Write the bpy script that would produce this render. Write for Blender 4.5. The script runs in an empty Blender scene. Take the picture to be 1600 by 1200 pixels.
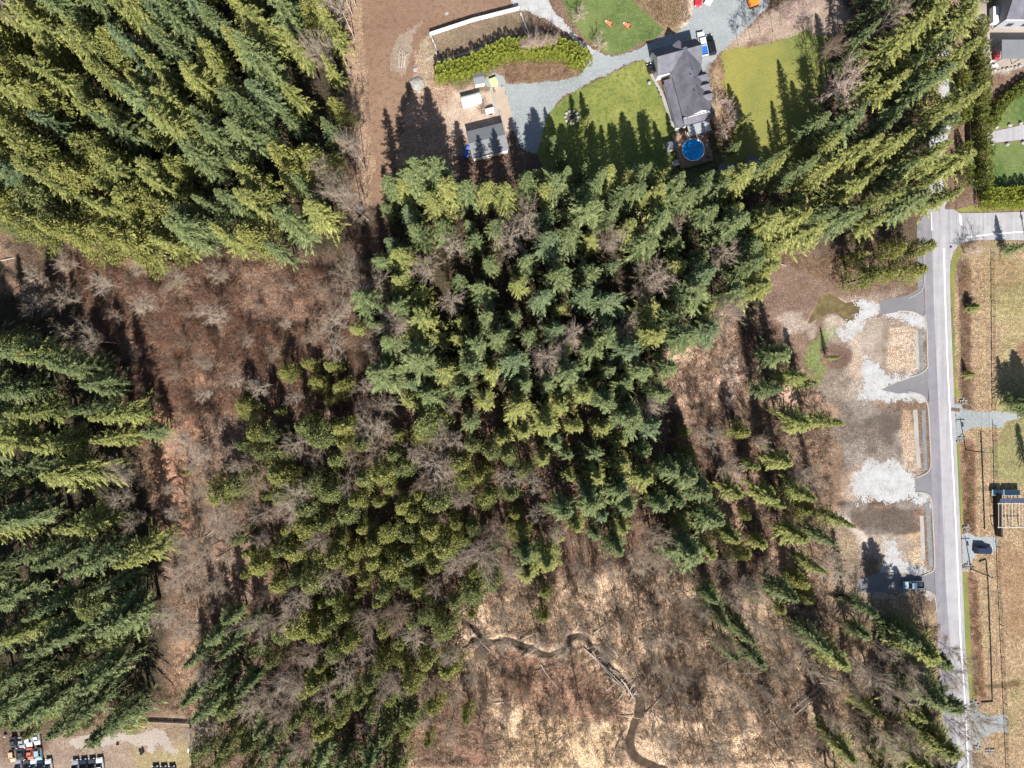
import bpy, math, random
import numpy as np
from mathutils import Vector, Matrix, geometry

# ------------------------------------------------------------------ camera, world, sun
H = 180.0      # camera height above the ground (m)
S = 6.0        # photo pixels per metre on the ground
scene = bpy.context.scene
C = bpy.data.collections.new('place'); scene.collection.children.link(C)
cam = bpy.data.cameras.new('camera'); cam.sensor_width = 36
cam.lens = 18.0 / ((800 / S) / H); cam.clip_start = 1; cam.clip_end = 6000
camo = bpy.data.objects.new('camera', cam); C.objects.link(camo)
camo.location = (0, 0, H); camo.rotation_euler = (0, 0, 0)
scene.camera = camo
SUN_EL = math.radians(43.5)
SD = Vector((0.177, -0.984, 0)).normalized()          # where the sun stands
scene.world = bpy.data.worlds.new('World'); scene.world.use_nodes = True
wn = scene.world.node_tree; wn.nodes.clear()
wo = wn.nodes.new('ShaderNodeOutputWorld'); bg = wn.nodes.new('ShaderNodeBackground')
sk = wn.nodes.new('ShaderNodeTexSky'); sk.sky_type = 'NISHITA'; sk.sun_disc = False
sk.sun_elevation = SUN_EL; sk.sun_rotation = math.atan2(SD.x, SD.y)
sk.air_density = 1.0; sk.dust_density = 1.0
bg.inputs['Strength'].default_value = 0.06
wn.links.new(sk.outputs[0], bg.inputs[0]); wn.links.new(bg.outputs[0], wo.inputs[0])
sl = bpy.data.lights.new('sun', 'SUN'); sl.energy = 5.0; sl.angle = math.radians(0.53); sl.color = (1.0, 0.965, 0.91)
so = bpy.data.objects.new('sun', sl); C.objects.link(so)
dv = -(SD * math.cos(SUN_EL) + Vector((0, 0, math.sin(SUN_EL))))
so.rotation_euler = dv.to_track_quat('-Z', 'Y').to_euler(); so.location = (0, 0, 300)
scene.view_settings.view_transform = 'Standard'; scene.view_settings.look = 'None'
scene.view_settings.exposure = 0.95; scene.view_settings.gamma = 1
scene.cycles.max_bounces = 4; scene.cycles.diffuse_bounces = 2; scene.cycles.transparent_max_bounces = 8

# ------------------------------------------------------------------ helpers
def W(px, py, h=0.0):
    """ground (or height h) point that the photo shows at px,py"""
    f = (H - h) / H
    return ((px - 800) / S * f, (600 - py) / S * f)
def lin(c):
    c = c / 255.0
    return c / 12.92 if c <= 0.04045 else ((c + 0.055) / 1.055) ** 2.4
K = 0.62
def col(r, g, b, k=K): return (lin(r) * k, lin(g) * k, lin(b) * k, 1)

def fast_mesh(name, V, F, attr=None, cattr=None):
    """V (n,3), F list of (m,k) arrays with the same k inside each"""
    V = np.asarray(V, dtype=np.float32)
    if not isinstance(F, list): F = [F]
    F = [np.asarray(f, dtype=np.int32) for f in F if len(f)]
    me = bpy.data.meshes.new(name)
    me.vertices.add(len(V)); me.vertices.foreach_set('co', V.ravel())
    nl = sum(f.size for f in F); nf = sum(len(f) for f in F)
    me.loops.add(nl); me.loops.foreach_set('vertex_index', np.concatenate([f.ravel() for f in F]))
    me.polygons.add(nf)
    starts = []; s = 0
    for f in F:
        k = f.shape[1]; starts.append(np.arange(len(f)) * k + s); s += f.size
    me.polygons.foreach_set('loop_start', np.concatenate(starts).astype(np.int32))
    me.update(calc_edges=True); me.validate()
    if attr:
        for k, a in attr.items():
            at = me.attributes.new(k, 'FLOAT', 'POINT'); at.data.foreach_set('value', np.asarray(a, dtype=np.float32))
    if cattr:
        for k, a in cattr.items():
            at = me.color_attributes.new(k, 'FLOAT_COLOR', 'POINT'); at.data.foreach_set('color', np.asarray(a, dtype=np.float32).ravel())
    return me

class MB:
    def __init__(s): s.v = []; s.f = []; s.m = []
    def add(s, vs, fs, m=0):
        o = len(s.v); s.v += [tuple(v) for v in vs]; s.f += [tuple(i + o for i in f) for f in fs]; s.m += [m] * len(fs); return s
    def box(s, x0, x1, y0, y1, z0, z1, m=0, top=None):
        """top=(dx0,dx1,dy0,dy1): insets of the upper rectangle"""
        a, b, c, d = top or (0, 0, 0, 0)
        vs = [(x0, y0, z0), (x1, y0, z0), (x1, y1, z0), (x0, y1, z0), (x0 + a, y0 + c, z1), (x1 - b, y0 + c, z1), (x1 - b, y1 - d, z1), (x0 + a, y1 - d, z1)]
        return s.add(vs, [(3, 2, 1, 0), (4, 5, 6, 7), (0, 1, 5, 4), (1, 2, 6, 5), (2, 3, 7, 6), (3, 0, 4, 7)], m)
    def tube(s, p, q, r0, r1=None, n=8, m=0, cap=True):
        p = Vector(p); q = Vector(q); r1 = r0 if r1 is None else r1
        d = (q - p).normalized(); u = d.cross(Vector((0, 0, 1)))
        if u.length < 1e-3: u = Vector((1, 0, 0))
        u.normalize(); w = d.cross(u)
        A = [p + (u * math.cos(2 * math.pi * i / n) + w * math.sin(2 * math.pi * i / n)) * r0 for i in range(n)]
        B = [q + (u * math.cos(2 * math.pi * i / n) + w * math.sin(2 * math.pi * i / n)) * r1 for i in range(n)]
        fs = [(i, (i + 1) % n, n + (i + 1) % n, n + i) for i in range(n)]
        if cap: fs += [tuple(range(n))[::-1], tuple(range(n, 2 * n))]
        return s.add(A + B, fs, m)
    def prism(s, pts, z0, z1, m=0):
        n = len(pts)
        vs = [(x, y, z0) for x, y in pts] + [(x, y, z1) for x, y in pts]
        return s.add(vs, [tuple(range(n))[::-1], tuple(range(n, 2 * n))] + [(i, (i + 1) % n, n + (i + 1) % n, n + i) for i in range(n)], m)
    def loft(s, rings, m=0, cap=True):
        n = len(rings[0]); vs = [v for r in rings for v in r]; fs = []
        for k in range(len(rings) - 1):
            for i in range(n):
                j = (i + 1) % n; fs.append((k * n + i, k * n + j, (k + 1) * n + j, (k + 1) * n + i))
        if cap: fs += [tuple(range(n))[::-1], tuple(range((len(rings) - 1) * n, len(rings) * n))]
        return s.add(vs, fs, m)
    def xf(s, M):
        s.v = [tuple(M @ Vector(v)) for v in s.v]; return s
    def build(s, name, mats, parent=None, smooth=False, bevel=0):
        me = bpy.data.meshes.new(name); me.from_pydata(s.v, [], s.f)
        if not isinstance(mats, (list, tuple)): mats = [mats]
        for mt in mats: me.materials.append(mt)
        me.polygons.foreach_set('material_index', s.m)
        if smooth: me.polygons.foreach_set('use_smooth', [True] * len(s.f))
        me.update(); o = bpy.data.objects.new(name, me); C.objects.link(o)
        if parent: o.parent = parent
        if bevel:
            b = o.modifiers.new('b', 'BEVEL'); b.width = bevel; b.segments = 2; b.limit_method = 'ANGLE'
        return o

def tag(o, label=None, cat=None, group=None, kind=None):
    if label: o['label'] = label
    if cat: o['category'] = cat
    if group: o['group'] = group
    if kind: o['kind'] = kind
    return o
def thing(name, label, cat, loc=(0, 0, 0), rz=0, group=None):
    o = bpy.data.objects.new(name, None); C.objects.link(o); o.empty_display_size = 0.5
    o.location = loc; o.rotation_euler = (0, 0, rz)
    return tag(o, label, cat, group)
def mobj(name, me, parent=None, mat=None):
    o = bpy.data.objects.new(name, me); C.objects.link(o)
    if mat is not None and not me.materials: me.materials.append(mat)
    if parent: o.parent = parent
    return o
KIDS = {}
def copy_tree(o, parent=None, kids=None):
    c = o.copy(); C.objects.link(c)
    if parent: c.parent = parent
    for ch in list(o.children): copy_tree(ch, c)
    return c

# ------------------------------------------------------------------ materials
def new_mat(name):
    m = bpy.data.materials.new(name); m.use_nodes = True
    nt = m.node_tree; b = nt.nodes['Principled BSDF']; b.inputs['Roughness'].default_value = 0.9
    b.inputs['Specular IOR Level'].default_value = 0.15
    return m, nt, b
def N(nt, t, **kw):
    n = nt.nodes.new(t)
    for k, v in kw.items():
        if k in n.inputs.keys(): n.inputs[k].default_value = v
        else: setattr(n, k, v)
    return n
def noise(nt, scale, detail=4, rough=0.6, vec=None):
    n = N(nt, 'ShaderNodeTexNoise'); n.inputs['Scale'].default_value = scale
    n.inputs['Detail'].default_value = detail; n.inputs['Roughness'].default_value = rough
    if vec is not None: nt.links.new(vec, n.inputs['Vector'])
    return n
def ramp(nt, src, stops):
    r = N(nt, 'ShaderNodeValToRGB'); e = r.color_ramp.elements
    while len(e) < len(stops): e.new(0.5)
    for i, (p, c) in enumerate(stops): e[i].position = p; e[i].color = c
    nt.links.new(src, r.inputs[0]); return r
def mixc(nt, fac, a, b, mode='MIX'):
    m = N(nt, 'ShaderNodeMix'); m.data_type = 'RGBA'; m.blend_type = mode
    for sk_, v in ((0, fac), (6, a), (7, b)):
        if hasattr(v, 'node'): nt.links.new(v, m.inputs[sk_])
        else: m.inputs[sk_].default_value = v
    return m.outputs[2]
def bump(nt, b, src, strength, dist=0.1):
    bp = N(nt, 'ShaderNodeBump'); bp.inputs['Strength'].default_value = strength; bp.inputs['Distance'].default_value = dist
    nt.links.new(src, bp.inputs['Height']); nt.links.new(bp.outputs[0], b.inputs['Normal'])
def natural(name, c1, c2, c3=None, s1=0.12, s2=2.2, rough=0.95, bstr=0.5, bdist=0.15, fine=0.35, c4=None):
    """patchy ground: large-scale mix of c1/c2, small-scale flecks of c3"""
    m, nt, b = new_mat(name); tc = N(nt, 'ShaderNodeTexCoord').outputs['Object']
    n1 = noise(nt, s1, 5, 0.65, tc); n2 = noise(nt, s2, 5, 0.7, tc); n3 = noise(nt, s2 * 4.3, 3, 0.7, tc)
    r1 = ramp(nt, n1.outputs[0], [(0.38, (0, 0, 0, 1)), (0.62, (1, 1, 1, 1))])
    c = mixc(nt, r1.outputs[0], c1, c2)
    if c3:
        r2 = ramp(nt, n2.outputs[0], [(0.48, (0, 0, 0, 1)), (0.68, (1, 1, 1, 1))])
        c = mixc(nt, r2.outputs[0], c, c3)
    if c4:
        r4 = ramp(nt, n3.outputs[0], [(0.62, (0, 0, 0, 1)), (0.72, (1, 1, 1, 1))])
        c = mixc(nt, r4.outputs[0], c, c4)
    r3 = ramp(nt, n3.outputs[0], [(0.3, (1 - fine, 1 - fine, 1 - fine, 1)), (0.7, (1 + fine * .6,) * 3 + (1,))])
    c = mixc(nt, 1.0, c, r3.outputs[0], 'MULTIPLY')
    nt.links.new(c, b.inputs['Base Color']); b.inputs['Roughness'].default_value = rough
    bump(nt, b, n3.outputs[0], bstr, bdist)
    return m
def paint(name, c, rough=0.5, spec=0.4, metal=0, var=0.12, scale=3):
    m, nt, b = new_mat(name); tc = N(nt, 'ShaderNodeTexCoord').outputs['Object']
    n = noise(nt, scale, 5, 0.7, tc)
    r = ramp(nt, n.outputs[0], [(0.3, (1 - var,) * 3 + (1,)), (0.7, (1 + var * .5,) * 3 + (1,))])
    nt.links.new(mixc(nt, 1.0, c, r.outputs[0], 'MULTIPLY'), b.inputs['Base Color'])
    b.inputs['Roughness'].default_value = rough; b.inputs['Specular IOR Level'].default_value = spec; b.inputs['Metallic'].default_value = metal
    return m
def leafmat(name, ca, cb, tipc, trans=0.18):
    m, nt, b = new_mat(name)
    oi = N(nt, 'ShaderNodeObjectInfo'); at = N(nt, 'ShaderNodeAttribute', attribute_name='tip')
    tc = N(nt, 'ShaderNodeTexCoord').outputs['Object']
    c = mixc(nt, oi.outputs['Random'], ca, cb)
    n = noise(nt, 0.9, 3, 0.6, tc); r = ramp(nt, n.outputs[0], [(0.3, (0.72,) * 3 + (1,)), (0.7, (1.25,) * 3 + (1,))])
    c = mixc(nt, at.outputs['Fac'], c, tipc)
    c = mixc(nt, 1.0, c, r.outputs[0], 'MULTIPLY')
    nt.links.new(c, b.inputs['Base Color']); b.inputs['Roughness'].default_value = 0.7; b.inputs['Specular IOR Level'].default_value = 0.2
    tr = N(nt, 'ShaderNodeBsdfTranslucent'); nt.links.new(c, tr.inputs[0])
    ms = N(nt, 'ShaderNodeMixShader'); ms.inputs[0].default_value = trans
    out = nt.nodes['Material Output']; nt.links.new(b.outputs[0], ms.inputs[1]); nt.links.new(tr.outputs[0], ms.inputs[2]); nt.links.new(ms.outputs[0], out.inputs[0])
    return m

M = {}
M['fir_dark'] = leafmat('fir_dark', (0.046, 0.074, 0.030, 1), (0.086, 0.118, 0.046, 1), (0.32, 0.35, 0.14, 1))
M['fir_blue'] = leafmat('fir_blue', (0.050, 0.084, 0.042, 1), (0.082, 0.116, 0.054, 1), (0.28, 0.33, 0.16, 1))
M['fir_gold'] = leafmat('fir_gold', (0.080, 0.104, 0.032, 1), (0.140, 0.158, 0.046, 1), (0.47, 0.455, 0.14, 1))
M['cedar'] = leafmat('cedar', (0.105, 0.124, 0.035, 1), (0.170, 0.176, 0.048, 1), (0.47, 0.43, 0.12, 1))
M['cedar_dark'] = leafmat('cedar_dark', (0.072, 0.094, 0.034, 1), (0.120, 0.138, 0.045, 1), (0.37, 0.36, 0.12, 1))
M['hedge'] = leafmat('hedge', (0.20, 0.24, 0.035, 1), (0.24, 0.27, 0.035, 1), (0.42, 0.43, 0.08, 1))
M['hedge_dark'] = leafmat('hedge_dark', (0.10, 0.13, 0.03, 1), (0.13, 0.15, 0.03, 1), (0.26, 0.27, 0.05, 1))
M['bark'] = paint('bark', (0.11, 0.085, 0.065, 1), 0.95, 0.1, var=0.35)
M['bark_pale'] = paint('bark_pale', (0.50, 0.46, 0.42, 1), 0.9, 0.1, var=0.25)
def twigmat(name, a, b_):
    m, nt, b = new_mat(name); oi = N(nt, 'ShaderNodeObjectInfo')
    tc = N(nt, 'ShaderNodeTexCoord').outputs['Object']; n = noise(nt, 0.8, 3, 0.6, tc)
    c = mixc(nt, oi.outputs['Random'], a, b_)
    r = ramp(nt, n.outputs[0], [(0.3, (0.7,) * 3 + (1,)), (0.7, (1.3,) * 3 + (1,))])
    nt.links.new(mixc(nt, 1.0, c, r.outputs[0], 'MULTIPLY'), b.inputs['Base Color']); return m
M['twig_grey'] = twigmat('twig_grey', (0.27, 0.215, 0.165, 1), (0.38, 0.31, 0.245, 1))
M['twig_brown'] = twigmat('twig_brown', (0.20, 0.145, 0.105, 1), (0.30, 0.225, 0.165, 1))
M['twig_pink'] = twigmat('twig_pink', (0.42, 0.31, 0.27, 1), (0.48, 0.37, 0.31, 1))
M['log'] = paint('log', (0.42, 0.35, 0.29, 1), 0.9, 0.1, var=0.3)
M['log_dark'] = paint('log_dark', (0.20, 0.15, 0.12, 1), 0.9, 0.1, var=0.3)
M['asphalt_old'] = natural('asphalt_old', col(206, 203, 205, .56), col(196, 193, 197, .56), s1=0.05, s2=1.0, fine=0.10, bstr=0.1)
M['asphalt_new'] = natural('asphalt_new', col(172, 167, 173, .54), col(164, 160, 167, .54), s1=0.05, s2=1.0, fine=0.08, bstr=0.1)
M['asphalt_apron'] = natural('asphalt_apron', col(160, 157, 161, .5), col(150, 148, 153, .5), s1=0.2, s2=1.5, fine=0.12, bstr=0.1)
M['white_line'] = natural('white_line', (0.85, 0.85, 0.83, 1), (0.75, 0.75, 0.73, 1), s1=0.6, s2=6, fine=0.08, bstr=0.0)
M['gravel'] = natural('gravel', col(182, 188, 190, .57), col(160, 167, 166, .57), col(196, 200, 200, .57), s1=0.07, s2=1.6, fine=0.16, bstr=0.3)
M['gravel_white'] = natural('gravel_white', col(218, 218, 218), col(192, 190, 187), col(228, 228, 228), s1=0.35, s2=1.6, fine=0.35, bstr=0.8, c4=col(150, 150, 152))
M['gravel_tan'] = natural('gravel_tan', col(196, 182, 170), col(180, 166, 152), col(208, 198, 186), s1=0.15, s2=2.2, fine=0.2, bstr=0.3)
M['rock_grey'] = natural('rock_grey', col(150, 152, 152), col(170, 172, 172), col(120, 124, 126), s1=0.5, s2=3.0, fine=0.4, bstr=0.8)
M['concrete'] = natural('concrete', col(214, 208, 200, .5), col(200, 194, 186, .5), s1=0.3, s2=3, fine=0.12, bstr=0.15)
M['concrete_tan'] = natural('concrete_tan', col(212, 192, 172), col(200, 180, 160), s1=0.3, s2=3, fine=0.1, bstr=0.15)
M['lawn'] = natural('lawn', col(120, 132, 66, .72), col(152, 154, 84, .78), col(102, 116, 64, .66), s1=0.09, s2=1.0, fine=0.4, bstr=1.0, c4=col(150, 146, 100, .66))
M['lawn_green'] = natural('lawn_green', col(128, 144, 84, .66), col(92, 118, 62, .6), col(138, 146, 92, .66), s1=0.07, s2=.9, fine=0.4, bstr=1.0, c4=col(156, 154, 104, .66))
M['lawn_gold'] = natural('lawn_gold', col(168, 162, 84, .66), col(128, 138, 78, .64), col(158, 156, 92, .6), s1=0.045, s2=0.8, fine=0.35, bstr=1.0, c4=col(120, 130, 76, .6))
M['dirt_field'] = natural('dirt_field', col(134, 106, 88, .88), col(146, 120, 100, .88), col(122, 94, 78, .8), s1=0.05, s2=0.8, fine=0.4, bstr=1.0, c4=col(160, 136, 116, .7))
M['dirt_dark'] = natural('dirt_dark', col(120, 100, 88), col(138, 118, 104), col(104, 86, 76), s1=0.12, s2=1.4, fine=0.25, bstr=0.6)
M['dirt_tan'] = natural('dirt_tan', col(176, 156, 138), col(160, 138, 122), col(188, 172, 156), s1=0.12, s2=1.4, fine=0.25, bstr=0.6)
M['straw'] = natural('straw', col(196, 170, 128), col(184, 152, 112), col(210, 188, 150), s1=0.12, s2=2.0, fine=0.4, bstr=0.8, c4=col(140, 108, 78))
M['roof'] = natural('roof', col(134, 133, 142, .66), col(116, 116, 126, .6), s1=0.35, s2=2, fine=0.25, bstr=0.5, c4=col(96, 98, 100, .6))
M['roof_grey'] = natural('roof_grey', col(146, 148, 152, .62), col(138, 140, 146, .62), s1=0.3, s2=4, fine=0.12, bstr=0.15)
M['wall_white'] = paint('wall_white', (0.75, 0.74, 0.72, 1), 0.7, 0.2)
M['wall_grey'] = paint('wall_grey', (0.30, 0.31, 0.33, 1), 0.7, 0.2)
M['wood_deck'] = natural('wood_deck', col(190, 150, 118), col(160, 132, 116), col(208, 180, 152), s1=0.4, s2=2.4, fine=0.35, bstr=0.3)
M['wood_dark'] = paint('wood_dark', (0.10, 0.075, 0.055, 1), 0.9, 0.1, var=0.3)
M['wood_red'] = paint('wood_red', (0.62, 0.23, 0.13, 1), 0.8, 0.1, var=0.2)
M['wood_pale'] = paint('wood_pale', (0.55, 0.50, 0.43, 1), 0.8, 0.1, var=0.2)
M['fence_pale'] = paint('fence_pale', (0.62, 0.62, 0.64, 1), 0.7, 0.2, var=0.2)
M['metal_dark'] = paint('metal_dark', (0.03, 0.03, 0.035, 1), 0.5, 0.4)
M['metal_grey'] = paint('metal_grey', (0.35, 0.37, 0.40, 1), 0.4, 0.5)
M['glass'] = paint('glass', (0.015, 0.02, 0.03, 1), 0.08, 0.6, var=0.0)
M['rubber'] = paint('rubber', (0.02, 0.02, 0.02, 1), 0.9, 0.2)
M['lamp_white'] = paint('lamp_white', (0.8, 0.8, 0.78, 1), 0.2, 0.6)
M['lamp_red'] = paint('lamp_red', (0.5, 0.02, 0.02, 1), 0.3, 0.5)
M['stone'] = natural('stone', col(205, 200, 192), col(180, 176, 170), s1=0.9, s2=4, fine=0.3, bstr=0.6)
M['stone_dark'] = natural('stone_dark', col(150, 140, 132), col(128, 120, 114), s1=0.9, s2=4, fine=0.3, bstr=0.6)
M['tarp_blue'] = paint('tarp_blue', (0.02, 0.13, 0.50, 1), 0.5, 0.4)
def carpaint(name, c, r=0.28): return paint(name, c, r, 0.5, var=0.05, scale=1.5)
CP = {k: carpaint('paint_' + k, v) for k, v in dict(white=(0.66, 0.67, 0.68, 1), black=(0.012, 0.013, 0.017, 1), navy=(0.02, 0.03, 0.06, 1),
      red=(0.55, 0.02, 0.03, 1), orange=(0.80, 0.20, 0.03, 1), rust=(0.50, 0.14, 0.08, 1), teal=(0.25, 0.37, 0.42, 1), grey=(0.28, 0.29, 0.31, 1),
      tan=(0.45, 0.34, 0.22, 1), blue=(0.03, 0.08, 0.30, 1), lime=(0.62, 0.72, 0.25, 1), charcoal=(0.05, 0.052, 0.06, 1)).items()}
def watermat(name, deep, rough=0.05):
    m, nt, b = new_mat(name); tc = N(nt, 'ShaderNodeTexCoord').outputs['Object']
    n = noise(nt, 0.5, 3, 0.6, tc)
    c2 = tuple(x * 1.7 for x in deep[:3]) + (1,)
    r = ramp(nt, n.outputs[0], [(0.4, deep), (0.65, c2)])
    nt.links.new(r.outputs[0], b.inputs['Base Color']); b.inputs['Roughness'].default_value = rough; b.inputs['Specular IOR Level'].default_value = 0.5
    n2 = noise(nt, 4, 3, 0.6, tc); bump(nt, b, n2.outputs[0], 0.15, 0.05)
    return m
M['pond'] = watermat('pond', (0.10, 0.075, 0.035, 1)); M['creek'] = watermat('creek', (0.045, 0.03, 0.018, 1))
M['pool'] = watermat('pool', (0.0, 0.22, 0.52, 1))

# ------------------------------------------------------------------ noise & polygon maths
rg = np.random.default_rng(7)
def vnoise(X, Y, scale, seed):
    r = np.random.default_rng(seed); T = r.random((64, 64))
    x = X / scale; y = Y / scale; xi = np.floor(x).astype(int); yi = np.floor(y).astype(int)
    fx = x - xi; fy = y - yi; fx = fx * fx * (3 - 2 * fx); fy = fy * fy * (3 - 2 * fy)
    g = lambda a, b: T[a % 64, b % 64]
    return (g(xi, yi) * (1 - fx) + g(xi + 1, yi) * fx) * (1 - fy) + (g(xi, yi + 1) * (1 - fx) + g(xi + 1, yi + 1) * fx) * fy
def fbm(X, Y, scale, seed, o=4):
    t = 0; a = 0.5; s = 0
    for i in range(o):
        t = t + a * vnoise(X + 31.7 * i, Y - 17.3 * i, scale / 2 ** i, seed + i); s += a; a *= 0.55
    return t / s - 0.5
def sdf(X, Y, poly):
    """signed distance in metres, negative inside; poly in world coords"""
    d = np.full(X.shape, 1e9); ins = np.zeros(X.shape, bool); n = len(poly)
    for i in range(n):
        ax, ay = poly[i]; bx, by = poly[(i + 1) % n]; ex, ey = bx - ax, by - ay
        t = np.clip(((X - ax) * ex + (Y - ay) * ey) / (ex * ex + ey * ey + 1e-9), 0, 1)
        d = np.minimum(d, (X - ax - t * ex) ** 2 + (Y - ay - t * ey) ** 2)
        c = ((ay > Y) != (by > Y)) & (X < (bx - ax) * (Y - ay) / ((by - ay) if by != ay else 1e-9) + ax); ins ^= c
    d = np.sqrt(d); return np.where(ins, -d, d)
def linedist(X, Y, pts):
    d = np.full(X.shape, 1e9)
    for (ax, ay), (bx, by) in zip(pts[:-1], pts[1:]):
        ex, ey = bx - ax, by - ay
        t = np.clip(((X - ax) * ex + (Y - ay) * ey) / (ex * ex + ey * ey + 1e-9), 0, 1)
        d = np.minimum(d, np.hypot(X - ax - t * ex, Y - ay - t * ey))
    return d
def wp(pts): return [W(*p) for p in pts]
def smooth_line(pts, step=1.0):
    out = []; n = len(pts)
    for i in range(n - 1):
        p0 = pts[max(i - 1, 0)]; p1 = pts[i]; p2 = pts[i + 1]; p3 = pts[min(i + 2, n - 1)]
        k = max(2, int(math.hypot(p2[0] - p1[0], p2[1] - p1[1]) / step))
        for j in range(k):
            t = j / k
            out.append(tuple(0.5 * (2 * p1[a] + (p2[a] - p0[a]) * t + (2 * p0[a] - 5 * p1[a] + 4 * p2[a] - p3[a]) * t * t + (3 * p1[a] - p0[a] - 3 * p2[a] + p3[a]) * t ** 3) for a in (0, 1)))
    out.append(tuple(pts[-1])); return out

# ------------------------------------------------------------------ layout (photo pixels on the ground)
CREEK = [(738, 1000), (765, 1004), (790, 1000), (812, 1008), (832, 1014), (850, 1024), (874, 1019), (887, 1008), (891, 997), (905, 994), (918, 1000), (926, 1014), (940, 1030), (958, 1048), (974, 1068), (992, 1080), (1000, 1094), (998, 1115), (990, 1135), (984, 1160), (990, 1180), (1004, 1190), (1030, 1202), (1060, 1215)]
DITCH = [(698, 955), (720, 968), (745, 985), (760, 1020), (775, 1040), (800, 1056)]
POND = [(1284, 461), (1298, 460), (1312, 468), (1322, 474), (1343, 470), (1346, 484), (1336, 496), (1326, 503), (1315, 495), (1302, 485), (1290, 492), (1274, 500), (1262, 506), (1270, 490)]

# ------------------------------------------------------------------ ground
x0, x1, y0, y1, stp = -152.0, 152.0, -118.0, 118.0, 0.5
gx = np.arange(x0, x1 + .01, stp); gy = np.arange(y0, y1 + .01, stp)
nx, ny = len(gx), len(gy)
X, Y = np.meshgrid(gx, gy)
base = np.array([lin(132), lin(106), lin(88)]) * K
RGB = np.zeros(X.shape + (3,)) + base
n_big = fbm(X, Y, 26, 3)[..., None]
RGB *= (1 + 0.7 * n_big)
SPK = np.full(X.shape, 0.75)
EDGE = fbm(X, Y, 7, 40) * 9
def zone(px, c, k=K, soft=1.2, amp=1.0, spk=None, op=1.0):
    global RGB, SPK
    d = sdf(X, Y, wp(px)) + EDGE * amp
    a = np.clip(0.5 - d / soft, 0, 1) * op
    cc = np.array([lin(v) for v in c]) * k
    RGB = RGB * (1 - a[..., None]) + cc * a[..., None] * (1 + 0.25 * fbm(X, Y, 5, 90)[..., None])
    if spk is not None: SPK = SPK * (1 - a) + spk * a
def strip(px, w, c, soft=0.6, amp=0.2, spk=None, op=1.0):
    global RGB, SPK
    d = linedist(X, Y, wp(px)) - w + EDGE * amp
    a = np.clip(0.5 - d / soft, 0, 1) * op
    cc = np.array([lin(v) for v in c]) * K
    RGB = RGB * (1 - a[..., None]) + cc * a[..., None]
    if spk is not None: SPK = SPK * (1 - a) + spk * a
# left brown brush and litter
zone([(320, 400), (540, 410), (600, 560), (600, 650), (330, 650)], (134, 104, 86), soft=4)
zone([(100, 400), (330, 410), (330, 640), (220, 700), (160, 560)], (144, 120, 100), soft=5)
zone([(250, 650), (420, 660), (400, 900), (330, 1130), (260, 1140), (270, 900)], (142, 118, 98), soft=5)
zone([(230, 560), (320, 520), (320, 640), (280, 860), (215, 760)], (172, 128, 96), soft=3)
zone([(270, 1000), (335, 990), (330, 1110), (250, 1120)], (164, 130, 98), soft=3)
# forest floors
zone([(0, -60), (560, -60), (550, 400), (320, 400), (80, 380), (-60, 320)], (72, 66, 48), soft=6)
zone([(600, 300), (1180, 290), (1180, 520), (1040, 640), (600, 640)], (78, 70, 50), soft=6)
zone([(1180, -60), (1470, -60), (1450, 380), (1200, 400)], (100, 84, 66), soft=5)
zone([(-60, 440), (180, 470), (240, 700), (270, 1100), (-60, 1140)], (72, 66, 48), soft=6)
zone([(400, 650), (1050, 640), (1100, 880), (760, 960), (700, 1200), (330, 1200), (420, 860)], (124, 98, 80), soft=6)
# dirt between forest edge and field
zone([(540, -20), (570, -20), (582, 300), (600, 340), (560, 330), (545, 150)], (166, 138, 110), soft=2)
zone([(640, 60), (700, 60), (690, 120), (720, 140), (740, 250), (690, 300), (610, 300), (630, 200)], (176, 146, 122), soft=2)
zone([(650, 60), (680, 62), (690, 100), (680, 140), (655, 150), (650, 110)], (168, 150, 124), soft=2)
# farmyard
zone([(690, 165), (735, 128), (800, 118), (800, 200), (795, 245), (735, 250), (700, 215)], (196, 172, 150), soft=2, spk=0.4)
zone([(672, 54), (806, 16), (830, 30), (905, 62), (920, 90), (900, 130), (800, 140), (690, 130)], (134, 116, 92), soft=1, spk=0.5)
zone([(776, 102), (830, 88), (900, 96), (915, 106), (900, 122), (860, 127), (797, 131), (776, 120)], (150, 120, 98), soft=1.2, spk=0.8)
zone([(880, -20), (1075, -20), (1082, 30), (1062, 48), (1042, 52), (1030, 42), (988, 0)], (158, 138, 104), soft=1.5, spk=0.5)
zone([(1070, -30), (1085, -30), (1082, 30), (1072, 32)], (206, 182, 160), soft=1, spk=0.4)
zone([(1110, 60), (1200, 10), (1300, -20), (1320, 30), (1270, 60), (1180, 75), (1130, 78)], (172, 152, 134), soft=2, spk=0.5)
zone([(1105, 95), (1135, 100), (1140, 160), (1160, 200), (1200, 220), (1200, 270), (1100, 270), (1108, 180)], (162, 136, 104), soft=1.5, spk=0.8)
zone([(800, 190), (860, 190), (1060, 200), (1280, 230), (1280, 290), (800, 300)], (108, 112, 58), soft=2, spk=0.5)
zone([(720, 235), (830, 195), (900, 240), (840, 290), (720, 300)], (120, 96, 80), soft=2)
# clearing right of the grove
zone([(1040, 560), (1080, 530), (1120, 480), (1150, 480), (1160, 560), (1300, 610), (1320, 680), (1200, 660), (1100, 640), (1020, 640)], (200, 164, 138), soft=3)
zone([(1060, 640), (1300, 640), (1330, 800), (1300, 960), (1200, 960), (1100, 820)], (150, 120, 98), soft=4)
zone([(1132, 560), (1150, 560), (1150, 680), (1138, 680)], (186, 168, 156), soft=2)
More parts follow.
